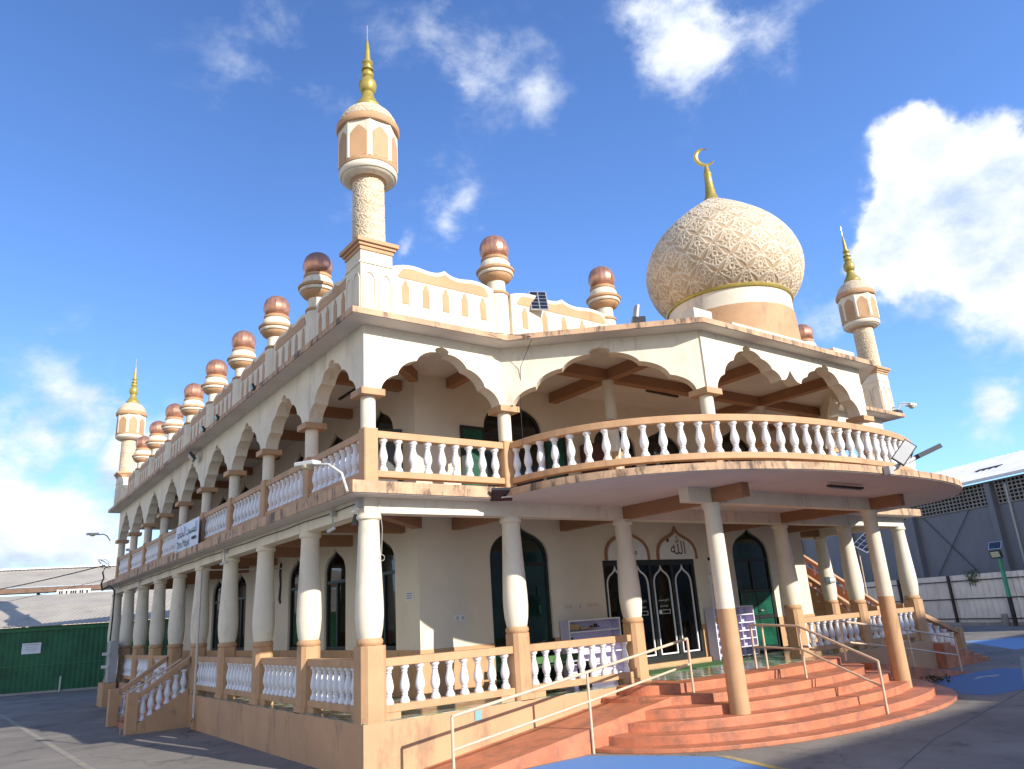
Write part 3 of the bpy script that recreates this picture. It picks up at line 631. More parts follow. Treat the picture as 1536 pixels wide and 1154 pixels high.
balustrade([(14.93 + .135, 0), (WID - .135, 0)], 4.82, 9, False)
tag(MANY.build('baluster', 'white', MQ, smooth=True), kind='stuff')
for k in range(12): pass

# ---- roof parapets
def parapet(o, u, L, niches):
    u = Vector(u).normalized(); n = Vector((u.y, -u.x, 0)); z0 = 7.784
    top = [(0, 8.99)] + bez([(0, 9.03), (L * .10, 9.14), (L * .2, 9.16), (L * .28, 9.12)], 6) + bez([(L * .28, 9.12), (L * .37, 9.08), (L * .44, 9.09), (L * .5, 9.20)], 6)[1:]
    top = top + [(L - x, z) for x, z in reversed(top[:-1])]
    w = MB().panel([(0, z0)] + list(reversed([(L - x, z) for x, z in top])) + [(L, z0)], o, u, n, -.09, .09).build('parapet', 'cream', MQ)
    inner = [(x, z - .085) for x, z in top if L * .05 < x < L * .95]
    band = inner + [(L * .95, 8.86), (L * .93, 8.82), (L * .07, 8.82), (L * .05, 8.86)]
    f = MB().panel(band, o, u, n, .09, .102)
    for i in range(niches):
        c = L * (.12 + .76 * i / (niches - 1)); h = .075
        f.panel([(c - h, 8.28), (c + h, 8.28), (c + h, 8.66), (c + h * .62, 8.67), (c + h * .5, 8.74), (c, 8.79), (c - h * .5, 8.74), (c - h * .62, 8.67), (c - h, 8.66)], o, u, n, .09, .102)
    f.build('parapet_inlay', 'peach', w)
parapet((.5, 0.02, 0), FX, 2.42, 5); parapet((3.38, .02, 0), FX, 2.95, 5)
parapet((11.65, .02, 0), FX, 2.95, 5); parapet((15.06, .02, 0), FX, 2.42, 5)
for k in range(9):
    a = LEN - k * BAY
    parapet((.05, a - .23 if k else a - .4, 0), UL, BAY - .46 if 0 < k < 8 else BAY - .6, 5)
    parapet((WID - .05, k * BAY + (.4 if k == 0 else .23), 0), UR, BAY - .46 if 0 < k < 8 else BAY - .6, 5)
def make_post(x, y):
    c = MB().lathe([(.24, 7.784), (.24, 8.965), (.235, 8.97)], seg=22).lathe([(.2, 8.9), (.2, 9.36)], seg=22).build('roof_post', 'cream', MQ, smooth=True, loc=(x, y, 0), local=True)
    for P in ([(.235, 8.972), (.26, 8.985), (.265, 9.015), (.25, 9.04), (.2, 9.045)], [(.2, 9.29), (.25, 9.31), (.32, 9.36), (.35, 9.40), (.355, 9.43), (.34, 9.435)], [(.39, 9.51), (.425, 9.53), (.43, 9.57), (.40, 9.60), (.34, 9.605)], [(.29, 9.79), (.31, 9.81), (.31, 9.86), (.27, 9.885)]):
        MB().lathe(P, seg=22).build('moulding', 'peach', c, smooth=True, local=True)
    for P in ([(.34, 9.436), (.385, 9.445), (.40, 9.475), (.39, 9.509)], [(.345, 9.606), (.345, 9.66), (.335, 9.73), (.29, 9.789)]):
        MB().lathe(P, seg=22).build('capital', 'cream', c, smooth=True, local=True)
    b = MB().lathe(spline([(.24, 9.886), (.295, 9.94), (.325, 10.03), (.33, 10.12), (.31, 10.22), (.26, 10.32), (.18, 10.39), (.08, 10.43), (.012, 10.455)], 4), seg=16).build('copper_ball', 'copper', c, local=True, smooth=True)
    b.data.set_sharp_from_angle(angle=math.radians(17))
    return c
P0 = make_post(3.13, .1)
for x in (6.36, 11.65, 14.85): dup(P0, MQ, (x, .1, 0))
for k in range(1, 9): dup(P0, MQ, (.08, BAY * k, 0)); dup(P0, MQ, (WID - .08, BAY * k, 0))
# low blocks on the bay roof
q = MB()
q.cbox((5.95, -2.95, 7.90), (.55, .3, .24), FX); q.box((6.9, -3.08, 7.785), (9.9, -2.8, 7.93)); q.box((10.7, -3.08, 7.785), (11.6, -2.8, 7.97)); q.build('roof_upstand', 'cream', MQ)

# ---- relief surfaces (dome and minaret shafts)
def sst(a, b, x): t = max(0., min(1., (x - a) / (b - a))); return t * t * (3 - 2 * t)
def strapwork(p, q):
    """height 0..1 of the carved pattern: ogee lattice, a trefoil and leaves in each cell; p, q in cells"""
    i = round(p); j = round(q); x = p - i; y = q - j
    if abs(x) + abs(y) > .5:
        i = math.floor(p) + .5; j = math.floor(q) + .5; x = p - i; y = q - j
    ax = abs(x); m = ax + abs(y) + .05 * math.sin(2 * PI * (ax - abs(y))) * (1 if y > 0 else -1)
    if m > .455: return 0.
    h = sst(.455, .43, m) * sst(.345, .375, m + .03 * math.sin(26 * math.atan2(y, ax)))       # outer leaf edge
    d = math.hypot(x * 1.1, y - .12); h = max(h, 1 - sst(.018, .036, abs(d - .085)))             # trefoil loop
    h = max(h, (1 - sst(.02, .034, ax)) * (1 if -.3 < y < .03 else 0) * .9)
    for cx, cy, a, l, w in ((.20, .0, .35, .085, .026), (.13, -.075, .15, .10, .022), (.10, -.17, -.85, .085, .026), (.20, -.10, -.75, .06, .022), (.17, .125, -.75, .075, .022), (.11, .22, -1.0, .06, .02), (.045, .30, -1.25, .06, .02), (.035, -.31, 1.35, .07, .02), (.075, .02, .9, .05, .02), (.27, .06, 1.2, .05, .018)):
        dx = ax - cx; dy = y - cy; u = dx * math.cos(a) + dy * math.sin(a); v = -dx * math.sin(a) + dy * math.cos(a)
        e = math.hypot(u / l, v / w); h = max(h, 1 - sst(.75, 1.05, e))
    return h
def relief(prof, c, seg, rows, n_u, n_v, depth, name, parent, fade=1.):
    P = []; S = [0]
    for a, b in zip(prof[:-1], prof[1:]): S.append(S[-1] + math.hypot(b[0] - a[0], b[1] - a[1]))
    T = S[-1]; vs = []; fs = []; at = []; i = 0
    for j in range(rows + 1):
        s = T * j / rows; i = 0
        while i < len(S) - 2 and S[i + 1] < s: i += 1
        t = (s - S[i]) / (S[i + 1] - S[i]); r = prof[i][0] + (prof[i + 1][0] - prof[i][0]) * t; z = prof[i][1] + (prof[i + 1][1] - prof[i][1]) * t
        dr, dz = prof[i + 1][0] - prof[i][0], prof[i + 1][1] - prof[i][1]; l = math.hypot(dr, dz); nr, nz_ = dz / l, -dr / l
        for k in range(seg):
            a = 2 * PI * k / seg; h = strapwork(n_u * k / seg, n_v * j / rows); at.append(h)
            rr = r + nr * h * depth; vs.append((c[0] + rr * math.cos(a), c[1] + rr * math.sin(a), c[2] + z + nz_ * h * depth))
    for j in range(rows):
        for k in range(seg): m = (k + 1) % seg; fs.append((j * seg + k, j * seg + m, (j + 1) * seg + m, (j + 1) * seg + k))
    mb = MB(); mb.v = vs; mb.f = fs; o = mb.build(name, 'relief', parent, smooth=False)
    o.data.polygons.foreach_set('use_smooth', [True] * len(o.data.polygons))
    ad = o.data.attributes.new('relief', 'FLOAT', 'POINT'); ad.data.foreach_set('value', at)
    return o
DC = (8.99, -1.56, 0)
dp = spline([(1.49, 9.235), (1.70, 9.476), (1.855, 9.84), (1.897, 10.26), (1.765, 10.73), (1.45, 11.20), (.97, 11.64), (.55, 11.96), (.26, 12.16), (.10, 12.28)], 8)
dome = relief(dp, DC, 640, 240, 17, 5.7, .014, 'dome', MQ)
MB().lathe([(1.47, 9.16), (1.515, 9.17), (1.53, 9.21), (1.50, 9.245), (1.44, 9.25)], DC, seg=72).build('gold_ring', 'gold', dome, smooth=True)
MB().lathe([(1.465, 8.76), (1.465, 9.165)], DC, seg=72).build('upper_drum', 'cream', dome, smooth=True)
MB().lathe([(1.52, 7.79), (1.49, 8.72), (1.485, 8.758), (1.40, 8.758)], DC, seg=72).build('drum', 'peach', dome, smooth=True)
fin = MB().lathe([(.30, 12.12), (.21, 12.22), (.14, 12.4), (.105, 12.72), (.092, 12.98), (.105, 13.0), (.105, 13.03), (.085, 13.05), (.075, 13.12), (.04, 13.27), (.03, 13.29), (0, 13.29)], DC, seg=20).build('finial', 'gold', dome, smooth=True)
cres = MB(); pts = []; du = Vector((.81, -.58, 0))
n = 28; cv = []
for i in range(n + 1):
    t = i / n; a = math.radians(-40 - 275 * t + 20)            # thin at both tips, thick below, opening to the upper right
    ro = .265; w = .055 * math.sin(PI * t) ** .8 + .006
    cv.append((a, ro, w))
vs = []; fs = []
cc = Vector((DC[0] - .02, DC[1], 13.53))
for a, ro, w in cv:
    for rr, dd in ((ro + w * .4, .0), (ro - w * .6, .02 * (w > .01) + .004), (ro - w * 1.6, .0), (ro - w * .6, -.02 * (w > .01) - .004)):
        vs.append(cc + du * rr * math.cos(a) + Vector((0, 0, rr * math.sin(a))) + Vector((.58, .81, 0)) * dd)
for i in range(n):
    for k in range(4): m = (k + 1) % 4; fs.append((i * 4 + k, i * 4 + m, i * 4 + 4 + m, i * 4 + 4 + k))
fs += [(0, 1, 2, 3), (4 * n, 4 * n + 3, 4 * n + 2, 4 * n + 1)]
cres.add(vs, fs).build('crescent', 'gold', dome)

# ---- minarets
def minaret(x, y):
    c = (x, y, 0); z0 = 7.784; H = .335
    root = MB().box((x - H, y - H, z0), (x + H, y + H, 9.19)).build('minaret', 'cream', MQ)
    tr = MB()
    for sx, sy, ux, uy in ((0, -1, 1, 0), (-1, 0, 0, -1), (1, 0, 0, 1), (0, 1, -1, 0)):
        o = (x + sx * H, y + sy * H, 0)
        for s_ in (-.165, .165):
            P = [(s_ - .13, z0 + .02)] + [(s_ - .13 * math.cos(PI * i / 10), 8.56 + .19 * math.sin(PI * i / 10)) for i in range(11)] + [(s_ + .13, z0 + .02)]
            tr.strip(P, o, (ux, uy, 0), (sx, sy, 0), .03, 0, .022)
        tr.strip([(-H, 8.94), (H, 8.94)], o, (ux, uy, 0), (sx, sy, 0), .04, 0, .022)
    tr.build('arch_relief', 'cream', root)
    MB().box((x - .36, y - .36, 9.19), (x + .36, y + .36, 9.27)).box((x - .395, y - .395, 9.27), (x + .395, y + .395, 9.33)).box((x - .44, y - .44, 9.33), (x + .44, y + .44, 9.415)).build('cornice', 'peach', root, bevel=.008)
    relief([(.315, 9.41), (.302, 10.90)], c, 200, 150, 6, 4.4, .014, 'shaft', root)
    MB().lathe([(.31, 10.86), (.345, 10.89), (.37, 10.925), (.38, 10.93)], c, seg=40).build('shaft_collar', 'peach', root, smooth=True)
    MB().lathe([(.38, 10.915), (.46, 10.925), (.52, 10.95), (.535, 10.975), (.56, 10.98), (.582, 11.01), (.59, 11.05), (.585, 11.09), (.57, 11.115)], c, seg=44).build('balcony_ring', 'cream', root, smooth=True)
    MB().lathe([(.585, 11.116), (.592, 11.13), (.59, 11.185), (.575, 11.2)], c, seg=44).build('base_band', 'peach', root, smooth=True)
    a0 = math.radians(22.5); RL = .605
    oc = MB().lathe([(RL, 11.19), (RL, 12.06)], c, seg=8, ang0=a0).build('lantern', 'cream', root)
    nm = MB(); R8 = RL * math.cos(PI / 8)
    for i in range(8):
        a = a0 + PI / 8 + i * PI / 4; nv = Vector((math.cos(a), math.sin(a), 0)); uv = Vector((-math.sin(a), math.cos(a), 0)); o = Vector(c) + nv * R8; h = .172
        half = [(h, 11.74)] + lobe((h, 11.74), (h * .70, 11.81), -.012, 4)[1:] + lobe((h * .70, 11.81), (h * .32, 11.875), -.014, 4)[1:] + lobe((h * .32, 11.875), (0, 11.92), -.01, 4)[1:]
        P = [(-h, 11.205), (h, 11.205)] + half + [(-p, q) for p, q in reversed(half[:-1])]
        nm.panel(P, o, uv, nv, 0.0, .008)
    nm.build('niche', 'peach', oc)
    MB().lathe([(.585, 12.03), (.63, 12.035), (.65, 12.08), (.645, 12.16), (.60, 12.22)], c, seg=44).build('dome_rim', 'peach', root, smooth=True)
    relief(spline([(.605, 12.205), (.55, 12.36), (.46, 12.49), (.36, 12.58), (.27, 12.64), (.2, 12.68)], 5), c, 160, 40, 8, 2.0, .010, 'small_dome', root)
    g = MB().lathe(spline([(.20, 12.60), (.27, 12.66), (.275, 12.73), (.20, 12.85), (.145, 12.97), (.118, 13.075)], 4) + spline([(.118, 13.08), (.158, 13.13), (.188, 13.24), (.172, 13.36), (.10, 13.46)], 5)[1:] + spline([(.09, 13.465), (.125, 13.52), (.125, 13.58), (.08, 13.655)], 4) + [(.13, 13.665), (.13, 13.695), (.08, 13.73), (.09, 13.80), (.12, 13.835), (.115, 13.87), (.07, 13.90), (.055, 14.15), (.03, 14.38), (.015, 14.475)], c, seg=22).build('finial', 'gold', root, smooth=True)
    MB().tube([(x, y, 14.45), (x, y, 14.85)], .010, 6).build('lightning_rod', 'alu', g)
minaret(.13, .18); minaret(18.5, .03); minaret(.0, 24.7); minaret(WID - .1, 24.3)

# ------------------------------------------------------------------ entrance steps, ramps, rails
st = thing('entrance_steps', 'broad terracotta painted steps curving out below the entrance porch', 'steps', (8.8, 0, 0))
LV = [(5.535, 4.03, .0, .072), (5.26, 3.60, .072, .215), (4.85, 3.13, .215, .365), (4.51, 2.72, .365, .52), (4.0, 2.25, .52, .67), (3.55, 1.42, .67, GF + .018)]
for i, (a, b_, z0, z1) in enumerate(LV):
    P = scurve(8.8, 0, a, b_, 2.45 if i < 5 else 3.4, 60); P = [p for p in P if p[1] < -.228]
    y0 = -.228; P = [(P[0][0], y0)] + P + [(P[-1][0], y0)]
    # clip against the ramp walls
    P = [(max(3.0, x), y) for x, y in P]
    MB().prism(P, max(0, z0 - .02), z1).build('step', 'terra', st, bevel=.012)
MB().prism([(6.4, -.29), (6.4, -.75), (11.6, -.75), (11.6, -.29)], GF + .019, GF + .024).build('tile_strip', 'tile', st)
def ramp(x0, x1, name, label):
    t = thing(name, label, 'ramp', (x0, -.9, 0)); z1 = .665; y0, y1 = -.228, -1.47
    vs = [(x0, y0, 0), (x0, y1, 0), (x1, y1, 0), (x1, y0, 0), (x1, y1, z1), (x1, y0, z1)]
    MB().add(vs, [(0, 1, 2, 3), (0, 3, 5), (1, 4, 2), (2, 4, 5, 3), (0, 5, 4, 1)]).build('ramp_body', 'terra', t)
    return t
ramp(.55, 5.45, 'access_ramp', 'long terracotta ramp rising along the front plinth on the left')
ramp(WID - .55, WID - 5.45, 'access_ramp', 'shaded terracotta ramp along the plinth on the right of the steps')
def handrail(posts, label, hmid=.47, lead=None):
    t = thing('handrail', label, 'handrail', posts[0][0], 'cream pipe handrails of the entrance')
    tops = [Vector(b) + Vector((0, 0, h)) for b, h in posts]
    tp = ([lead] if lead else []) + tops
    MB().tube(tp, .026, 10).build('top_rail', 'metal', t, smooth=True)
    MB().tube([Vector(p) - Vector((0, 0, hmid)) for p in tp], .022, 10).build('mid_rail', 'metal', t, smooth=True)
    for (b, h), tpv in zip(posts, tops): MB().tube([Vector(b) - Vector((0, 0, .03)), tpv], .025, 10).build('post', 'metal', t, smooth=True)
handrail([((.68, -1.42, 0), .91), ((3.40, -1.50, .0), 1.295), ((6.17, -1.40, .66), 1.0)], 'long cream pipe handrail sloping beside the left ramp')
handrail([((9.05, -.75, .83), .93), ((9.05, -1.05, .83), .93), ((9.05, -1.98, .67), 1.04), ((9.05, -3.62, .07), .95)], 'cream pipe handrail down the middle of the curved steps')
handrail([((WID - .68, -1.30, 0), .92), ((WID - 3.4, -1.42, .0), 1.295), ((11.55, -1.42, .83), .86)], 'cream pipe handrail of the shaded right ramp')

# ------------------------------------------------------------------ side staircases
def small_stair(t, o, u, v, rise, run, wid, n, skip_far=False):
    """steps go down along u from o, width along v; balustraded flanks"""
    o = Vector(o); u = Vector(u); v = Vector(v); b = MB()
    for i in range(n):
        h = rise * (n - i) / (n + 1.); a0 = run * i / n; a1 = run * (i + 1) / n
        b.cbox(o + u * (a0 + a1) / 2 + v * wid / 2 + Vector((0, 0, h / 2)), (a1 - a0 + (.001 if i else 0), wid - .24, h), u)
    b.build('flight', 'terra', t)
    for k, s in enumerate((0, wid)):
        if skip_far and k == 0: continue
        q = o + v * s; hz = Vector((0, 0, 1))
        st_ = MB(); z = [(0, 0), (run, 0), (run, .22), (0, rise + .14)]
        st_.panel(z, q, u, v, -.11, .11); so_ = st_.build('stringer', 'peach', t)
        n1 = q + u * (run + .1); MB().cbox(n1 + hz * .5, (.26, .26, 1.0), u).build('newel', 'peach', t, bevel=.012)
        sl = (1.78 - .95) / run
        MB().panel([(0, 1.64), (run - .03, .82), (run - .03, .96), (0, 1.78)], q, u, v, -.1, .1).build('sloped_rail', 'peach', t, bevel=.008)
        for i in range(6):
            d = run * (i + .6) / 6.4; zb = .22 + (rise - .08) * (1 - d / run) - .02; p = q + u * d
            MB().lathe([(r, h * 1.0) for r, h in balp], (p.x, p.y, zb), seg=12).build('baluster', 'white', t, smooth=True)
ls = thing('side_stairs', 'shaded peach steps with white balusters on the left side of the mosque', 'stairs', (-.3, 12.1, 0))
small_stair(ls, (-.228, 10.8, 0), (-1, 0, 0), (0, 1, 0), .82, 1.25, 2.7, 5)
MB().tube([(-1.75, 11.15, .0), (-1.75, 11.15, .88), (-.35, 11.15, 1.72), (-.35, 11.15, .85)], .022, 8).tube([(-1.75, 11.15, .42), (-.35, 11.15, 1.26)], .02, 8).build('pipe_rail', 'metal', ls, smooth=True)
rs = thing('side_stairs', 'short stairs with white balusters at the far right corner of the mosque', 'stairs', (18.3, -.1, 0))
small_stair(rs, (18.23, -.62, 0), (1, 0, 0), (0, 1, 0), .82, 2.75, .95, 6, True)
us = thing('outdoor_stairs', 'peach outdoor staircase climbing to the upper floor behind the right columns', 'stairs', (19.4, 3, 0))
fl_ = MB()
for i in range(17):
    y = 2.2 + i * .26; z = 1.0 + i * .195
    fl_.box((18.55, y, z - .35), (20.1, y + .262, z))
fl_.build('flight', 'terra', us)
for x in (18.5, 20.15):
    MB().panel([(1.5, .0), (1.5, 1.1), (6.6, 4.55), (6.6, 3.9), (2.2, .75), (2.2, 0)], (x, 0, 0), (0, 1, 0), (1, 0, 0), -.07, .07).build('stringer', 'peach', us)
    MB().panel([(1.4, 1.68), (2.2, 1.70), (6.6, 4.86), (6.6, 5.02), (2.2, 1.84), (1.4, 1.84)], (x, 0, 0), (0, 1, 0), (1, 0, 0), -.1, .1).build('sloped_rail', 'peach', us)
    for i in range(14):
        y = 1.75 + i * .34; MB().lathe(balp, (x, y, 1.02 + max(0, y - 2.0) * .71), seg=10).build('baluster', 'white', us, smooth=True)
MB().box((18.7, 1.0, 7.42), (20.9, 3.5, 7.72)).build('awning_slab', 'peach_d', MQ)
for i, y in enumerate((5.0, 5.45)): pass

# ------------------------------------------------------------------ lamps, cameras, panels
def street_arm(base, mid, tip, label, name='street_lamp', head=(.46, .2, .15)):
    t = thing(name, label, 'lamp', base)
    MB().tube([base, mid[0], mid[1], tip], .024, 8).build('arm', 'armp', t, smooth=True)
    d = (Vector(tip) - Vector(mid[1])).normalized(); d.z *= .2; d.normalize(); c = Vector(tip) + d * head[0] * .45
    MB().cbox(c + Vector((0, 0, .03)), (head[0], head[1], head[2] * .55), d).build('lamp_housing', 'lamp', t, bevel=.02)
    MB().lathe([(.02, -.07), (.09, -.05), (.12, 0), (.12, .005)], c, seg=16).build('lamp_lens', 'lens', t, smooth=True)
street_arm((-.62, -.50, 4.46), ((-.68, -.40, 4.78), (-.80, -.15, 4.97)), (-.92, .12, 5.02), 'white street lamp on a rusty curved arm at the front left corner')
street_arm((-.6, 23.4, 6.3), ((-.72, 23.45, 6.5), (-.85, 23.5, 6.58)), (-1.05, 23.5, 6.56), 'small grey lamp sticking out at the far end of the left arcade')
def flood(c, d, label, size=(.3, .2, .06), grp=None, lens='solar'):
    t = thing('floodlight', label, 'floodlight', c, grp)
    d = Vector(d).normalized(); c = Vector(c); u = Vector((-d.y, d.x, 0)).normalized(); n = d
    MB().cbox(c + d * .12, size, u, u.cross(n).cross(u) if False else n.cross(u) * -1 if False else n).build('housing', 'dark', t, bevel=.006)
    MB().cbox(c + d * (.12 + size[2] / 2 + .004), (size[0] * .85, size[1] * .8, .008), u, n).build('lens', lens, t)
    MB().tube([c, c + d * .12], .02, 6).build('bracket', 'dark', t)
flood((2.45, -.58, 4.60), (-.25, -.55, -.80), 'large dark LED floodlight hung at the left start of the curved balcony', (.42, .3, .06))
for y, w in ((4.86, 'nearest the corner'), (7.84, 'second from the corner'), (9.2, 'third from the corner, smallest')):
    flood((-.5, y, 7.83), (-.7, 0, -.25), 'small black floodlight on the left roof edge, ' + w, (.18, .14, .05), 'floodlights on the left roof edge')
flood((-.3, 11.2, 7.5), (-.6, .1, -.5), 'broad silver floodlight below the left roof slab', (.5, .25, .08))
t = thing('floodlight', 'upright grey floodlight standing on the roof edge beside the dome', 'floodlight', (4.9, -2.5, 7.79))
MB().cbox((4.9, -2.3, 7.86), (.26, .2, .14), (.8, -.6, 0)).build('housing', 'dark', t)
MB().cbox((4.86, -2.3, 8.06), (.05, .14, .30), (.93, -.2, -.28), (.27, 0, .96)).build('reflector', 'grey', t)
# double lamp at the right roof corner
t = thing('street_lamp', 'twin arm white lamp on the right end of the roof edge', 'lamp', (18.6, -.5, 7.79))
MB().cbox((18.6, -.5, 7.84), (.3, .16, .1), FX).build('base_plate', 'dark', t)
for dz in (0, .1): MB().tube([(18.5 + dz, -.5, 7.86), (18.75, -.55, 8.05 + dz), (19.2, -.6, 8.14 + dz * .5)], .022, 6).build('arm', 'grey', t)
MB().cbox((19.38, -.6, 8.14), (.42, .2, .1), (1, 0, .05)).build('lamp_housing', 'lamp', t, bevel=.02)
MB().lathe([(.02, -.09), (.08, -.06), (.1, 0)], (19.4, -.6, 8.1), seg=12).build('lamp_lens', 'lens', t)
# solar street light on the balcony edge
t = thing('solar_lamp', 'solar street light angled up from the front edge of the curved balcony', 'lamp', (8.43, -4.9, 4.5))
b0 = Vector((8.42, -4.92, 4.50)); b1 = Vector((10.16, -5.12, 5.04)); d = (b1 - b0).normalized()
MB().cbox(b0 + Vector((0, -.01, .0)), (.15, .12, .16), FX).build('bracket', 'grey', t)
MB().tube([b0, b0 + d * 1.0], .042, 10).build('arm', 'lamp', t, smooth=True)
MB().cbox(b0 + d * 1.40, (.88, .24, .09), d, Vector((-.3, .25, .9))).build('lamp_head', 'dark', t, bevel=.01)
pc = Vector((8.90, -5.06, 4.86)); pu = Vector((.72, -.05, .50)).normalized(); pn = Vector((-.35, -.80, .48)); pn = (pn - pu * pn.dot(pu)).normalized(); pv = pn.cross(pu)
MB().cbox(pc, (.70, .24, .02), pu, pn).build('solar_sheet', 'grey', t); q = MB()
for a, b_ in ((.35, 0), (-.35, 0)): q.cbox(pc + pu * a, (.02, .25, .03), pu, pn)
for a in (.12, -.12): q.cbox(pc + pv * a, (.72, .02, .03), pu, pn)
q.build('sheet_frame', 'dark', t)
MB().tube([b0 + d * .55, pc - pu * .1], .012, 6).tube([b0 + d * .8, pc + pu * .3 - pv * .1], .012, 6).build('strut', 'dark', t)
# roof solar panel
def solar(c, u, n, w, h, label, name='solar_panel', foot=None, rows=5, cols=2):
    u = Vector(u).normalized(); n = Vector(n).normalized(); u = (u - n * u.dot(n)).normalized(); v = n.cross(u); c = Vector(c)
    t = thing(name, label, 'solar panel', foot or c)
    MB().cbox(c, (w, h, .03), u, n).build('frame', 'alu', t); s = MB()
    for i in range(cols):
        for j in range(rows): s.cbox(c + u * w * ((i + .5) / cols - .5) * .94 + v * h * ((j + .5) / rows - .5) * .95 + n * .018, (w * .94 / cols - .025, h * .95 / rows - .02, .006), u, n)
    s.build('solar_cells', 'solar', t)
    if foot: MB().tube([foot, (foot[0], foot[1], c.z - .1), c - n * .03], .025, 8).build('mast', 'metal', t)
    return t
solar((4.12, -.12, 9.0), (.9, -.3, -.1), (-.42, -.80, .42), .40, .60, 'small framed solar panel on the roof between two copper ball posts', foot=(4.15, .25, 7.79), name='photovoltaic_array')
# CCTV cameras on the left beam
def cctv(c, d, label):
    t = thing('security_camera', label, 'camera', c, 'cameras under the left balcony slab'); c = Vector(c); d = Vector(d).normalized()
    MB().cbox(c, (.08, .08, .11), (0, 1, 0)).build('junction_box', 'grey', t); MB().tube([c - Vector((0, 0, .05)), c - Vector((0, 0, .26))], .016, 8).build('drop_pipe', 'grey', t)
    q = c + Vector((0, 0, -.29)); MB().tube([q - d * .05, q + d * .11], .032, 12).build('camera_body', 'lamp', t, smooth=True)
    MB().tube([q + d * .107, q + d * .12], .024, 12).build('camera_lens', 'dark', t)
cctv((-.22, 1.05, 4.33), (-.5, .5, -.3), 'white security camera on a grey drop pipe nearest the front corner')
cctv((-.22, 7.9, 4.33), (-.6, .4, -.3), 'white security camera below the slab right of the banner')
cctv((-.22, 18.6, 4.33), (-.6, .4, -.3), 'small security camera below the slab at the far left')
t = thing('security_camera', 'white camera with grey box on the front corner beam', 'camera', (-.2, -.1, 4.33))
MB().cbox((-.2, -.05, 4.34), (.11, .11, .12), FX).build('junction_box', 'grey', t); MB().tube([(-.2, -.05, 4.28), (-.30, .05, 4.22)], .034, 10).build('camera_body', 'lamp', t)
MB().cbox((-.22, .08, 4.08), (.02, .11, .2), (1, .4, 0), (.3, 0, .95)).build('camera_shield', 'dark', t)
# cable along the left beam, downpipe, wires
tag(MB().tube([(-.17, .2 + i * 1.2, 4.37 - .02 * (i % 2)) for i in range(20)], .010, 5).build('beam_cable', 'rust'), 'thin dark cable running along the left beam', 'cable')
tag(MB().tube([(-.17, 10.0, 4.1), (-.25, 9.95, 4.0), (-.25, 9.95, .3), (-.36, 9.9, .05)], .030, 8).tube([(-.1, 9.95, 4.02), (2.0, 9.95, 4.02)], .022, 6).build('downpipe', 'pvc', smooth=True), 'cream plastic downpipe in front of a left side column', 'pipe')
tag(MB().tube([(.10, -.2, 4.4), (.14, -.235, 3.9), (.12, -.235, 3.45)], .006, 5).tube([(.12 + .05 * math.cos(a * .6), -.25, 3.40 + .05 * math.sin(a * .6)) for a in range(11)], .006, 5).build('loose_wire', 'grey'), 'loose wire with a coil hanging on the corner column', 'wire')
tag(MB().tube([(2.35 + .04 * math.sin(i), -.66 - .002 * i if i < 3 else -.19, 7.75 - i * .23) for i in range(1)] + [(3.2, -.95, 7.7), (3.22, -.45, 7.2), (3.25, -.32, 6.4), (3.27, -.3, 5.7)], .006, 5).build('loose_wire', 'dark'), 'thin black wire hanging down the inner corner of the upper arcade', 'wire')
# meter boxes and service cable at the far left end
t = thing('meter_box', 'grey electric meter cabinet at the far left corner of the plinth', 'meter box', (-.5, 21.4, 0))
MB().box((-.75, 20.9, 0), (-.32, 22.1, .82)).build('cabinet_base', 'peach', t)
MB().box((-.62, 20.95, .83), (-.34, 21.5, 2.3)).build('cabinet', 'grey', t, bevel=.01)
q = MB()
for i in range(5): q.box((-.60, 21.55, .9 + i * .28), (-.36, 21.85, 1.13 + i * .28))
q.build('meter', 'block', t); q = MB()
for z in (1.35, 1.8): q.box((-.85, 20.9, z), (-.63, 21.1, z + .1))
q.build('isolator', 'lamp', t)
wire = MB().tube([(-.55, 21.6, 2.25), (-.5, 21.8, 3.2), (-.45, 22.2, 4.2), (-.55, 22.9, 4.45), (-.75, 23.2, 4.3), (-.8, 23.3, 4.55), (-.72, 23.3, 4.8), (-.78, 23.3, 5.0), (-.7, 23.3, 5.2)], .03, 7)
for k in range(3):
    wire.tube([(-.75 + .16 * math.cos(a * .7 + k) * (1 + .3 * k), 23.3, 5.35 + .18 * math.sin(a * .7)) for a in range(11)], .008, 5)
tag(wire.build('service_cable', 'dark'), 'black service cable looping up to the far left slab corner', 'cable')
sag = lambda a, b, s, n=16: [tuple(Vector(a).lerp(Vector(b), i / n) - Vector((0, 0, s * math.sin(PI * i / n)))) for i in range(n + 1)]
tag(MB().tube(sag((-.7, 23.3, 5.3), (-9, 26, 4.15), .3), .022, 5).build('overhead_wire', 'dark'), 'thick black overhead wire running left from the mosque corner', 'wire')
tag(MB().tube(sag((-.6, 23.3, 4.75), (-9, 26, 3.55), .25), .008, 5).build('overhead_wire', 'dark'), 'thin lower overhead wire running left from the mosque corner', 'wire')
# tube lights
def tubelight(c, u, label):
    t = thing('tube_light', label, 'tube light', c, 'ceiling tube lights'); c = Vector(c); u = Vector(u).normalized()
    MB().cbox(c - Vector((0, 0, .02)), (1.25, .07, .04), u).build('fitting', 'rust', t); MB().tube([c - u * .58 - Vector((0, 0, .06)), c + u * .58 - Vector((0, 0, .06))], .014, 8).build('tube', 'grey', t)
tubelight((1.4, 3.9, 7.65), (0, 1, 0), 'dark tube light on the upper ceiling of the left arcade')
tubelight((8.8, .75, 7.65), (1, .05, 0), 'dark tube light on the upper balcony ceiling')
tubelight((8.7, -3.85, 4.40), (1, .0, 0), 'grey tube light under the curved balcony slab')
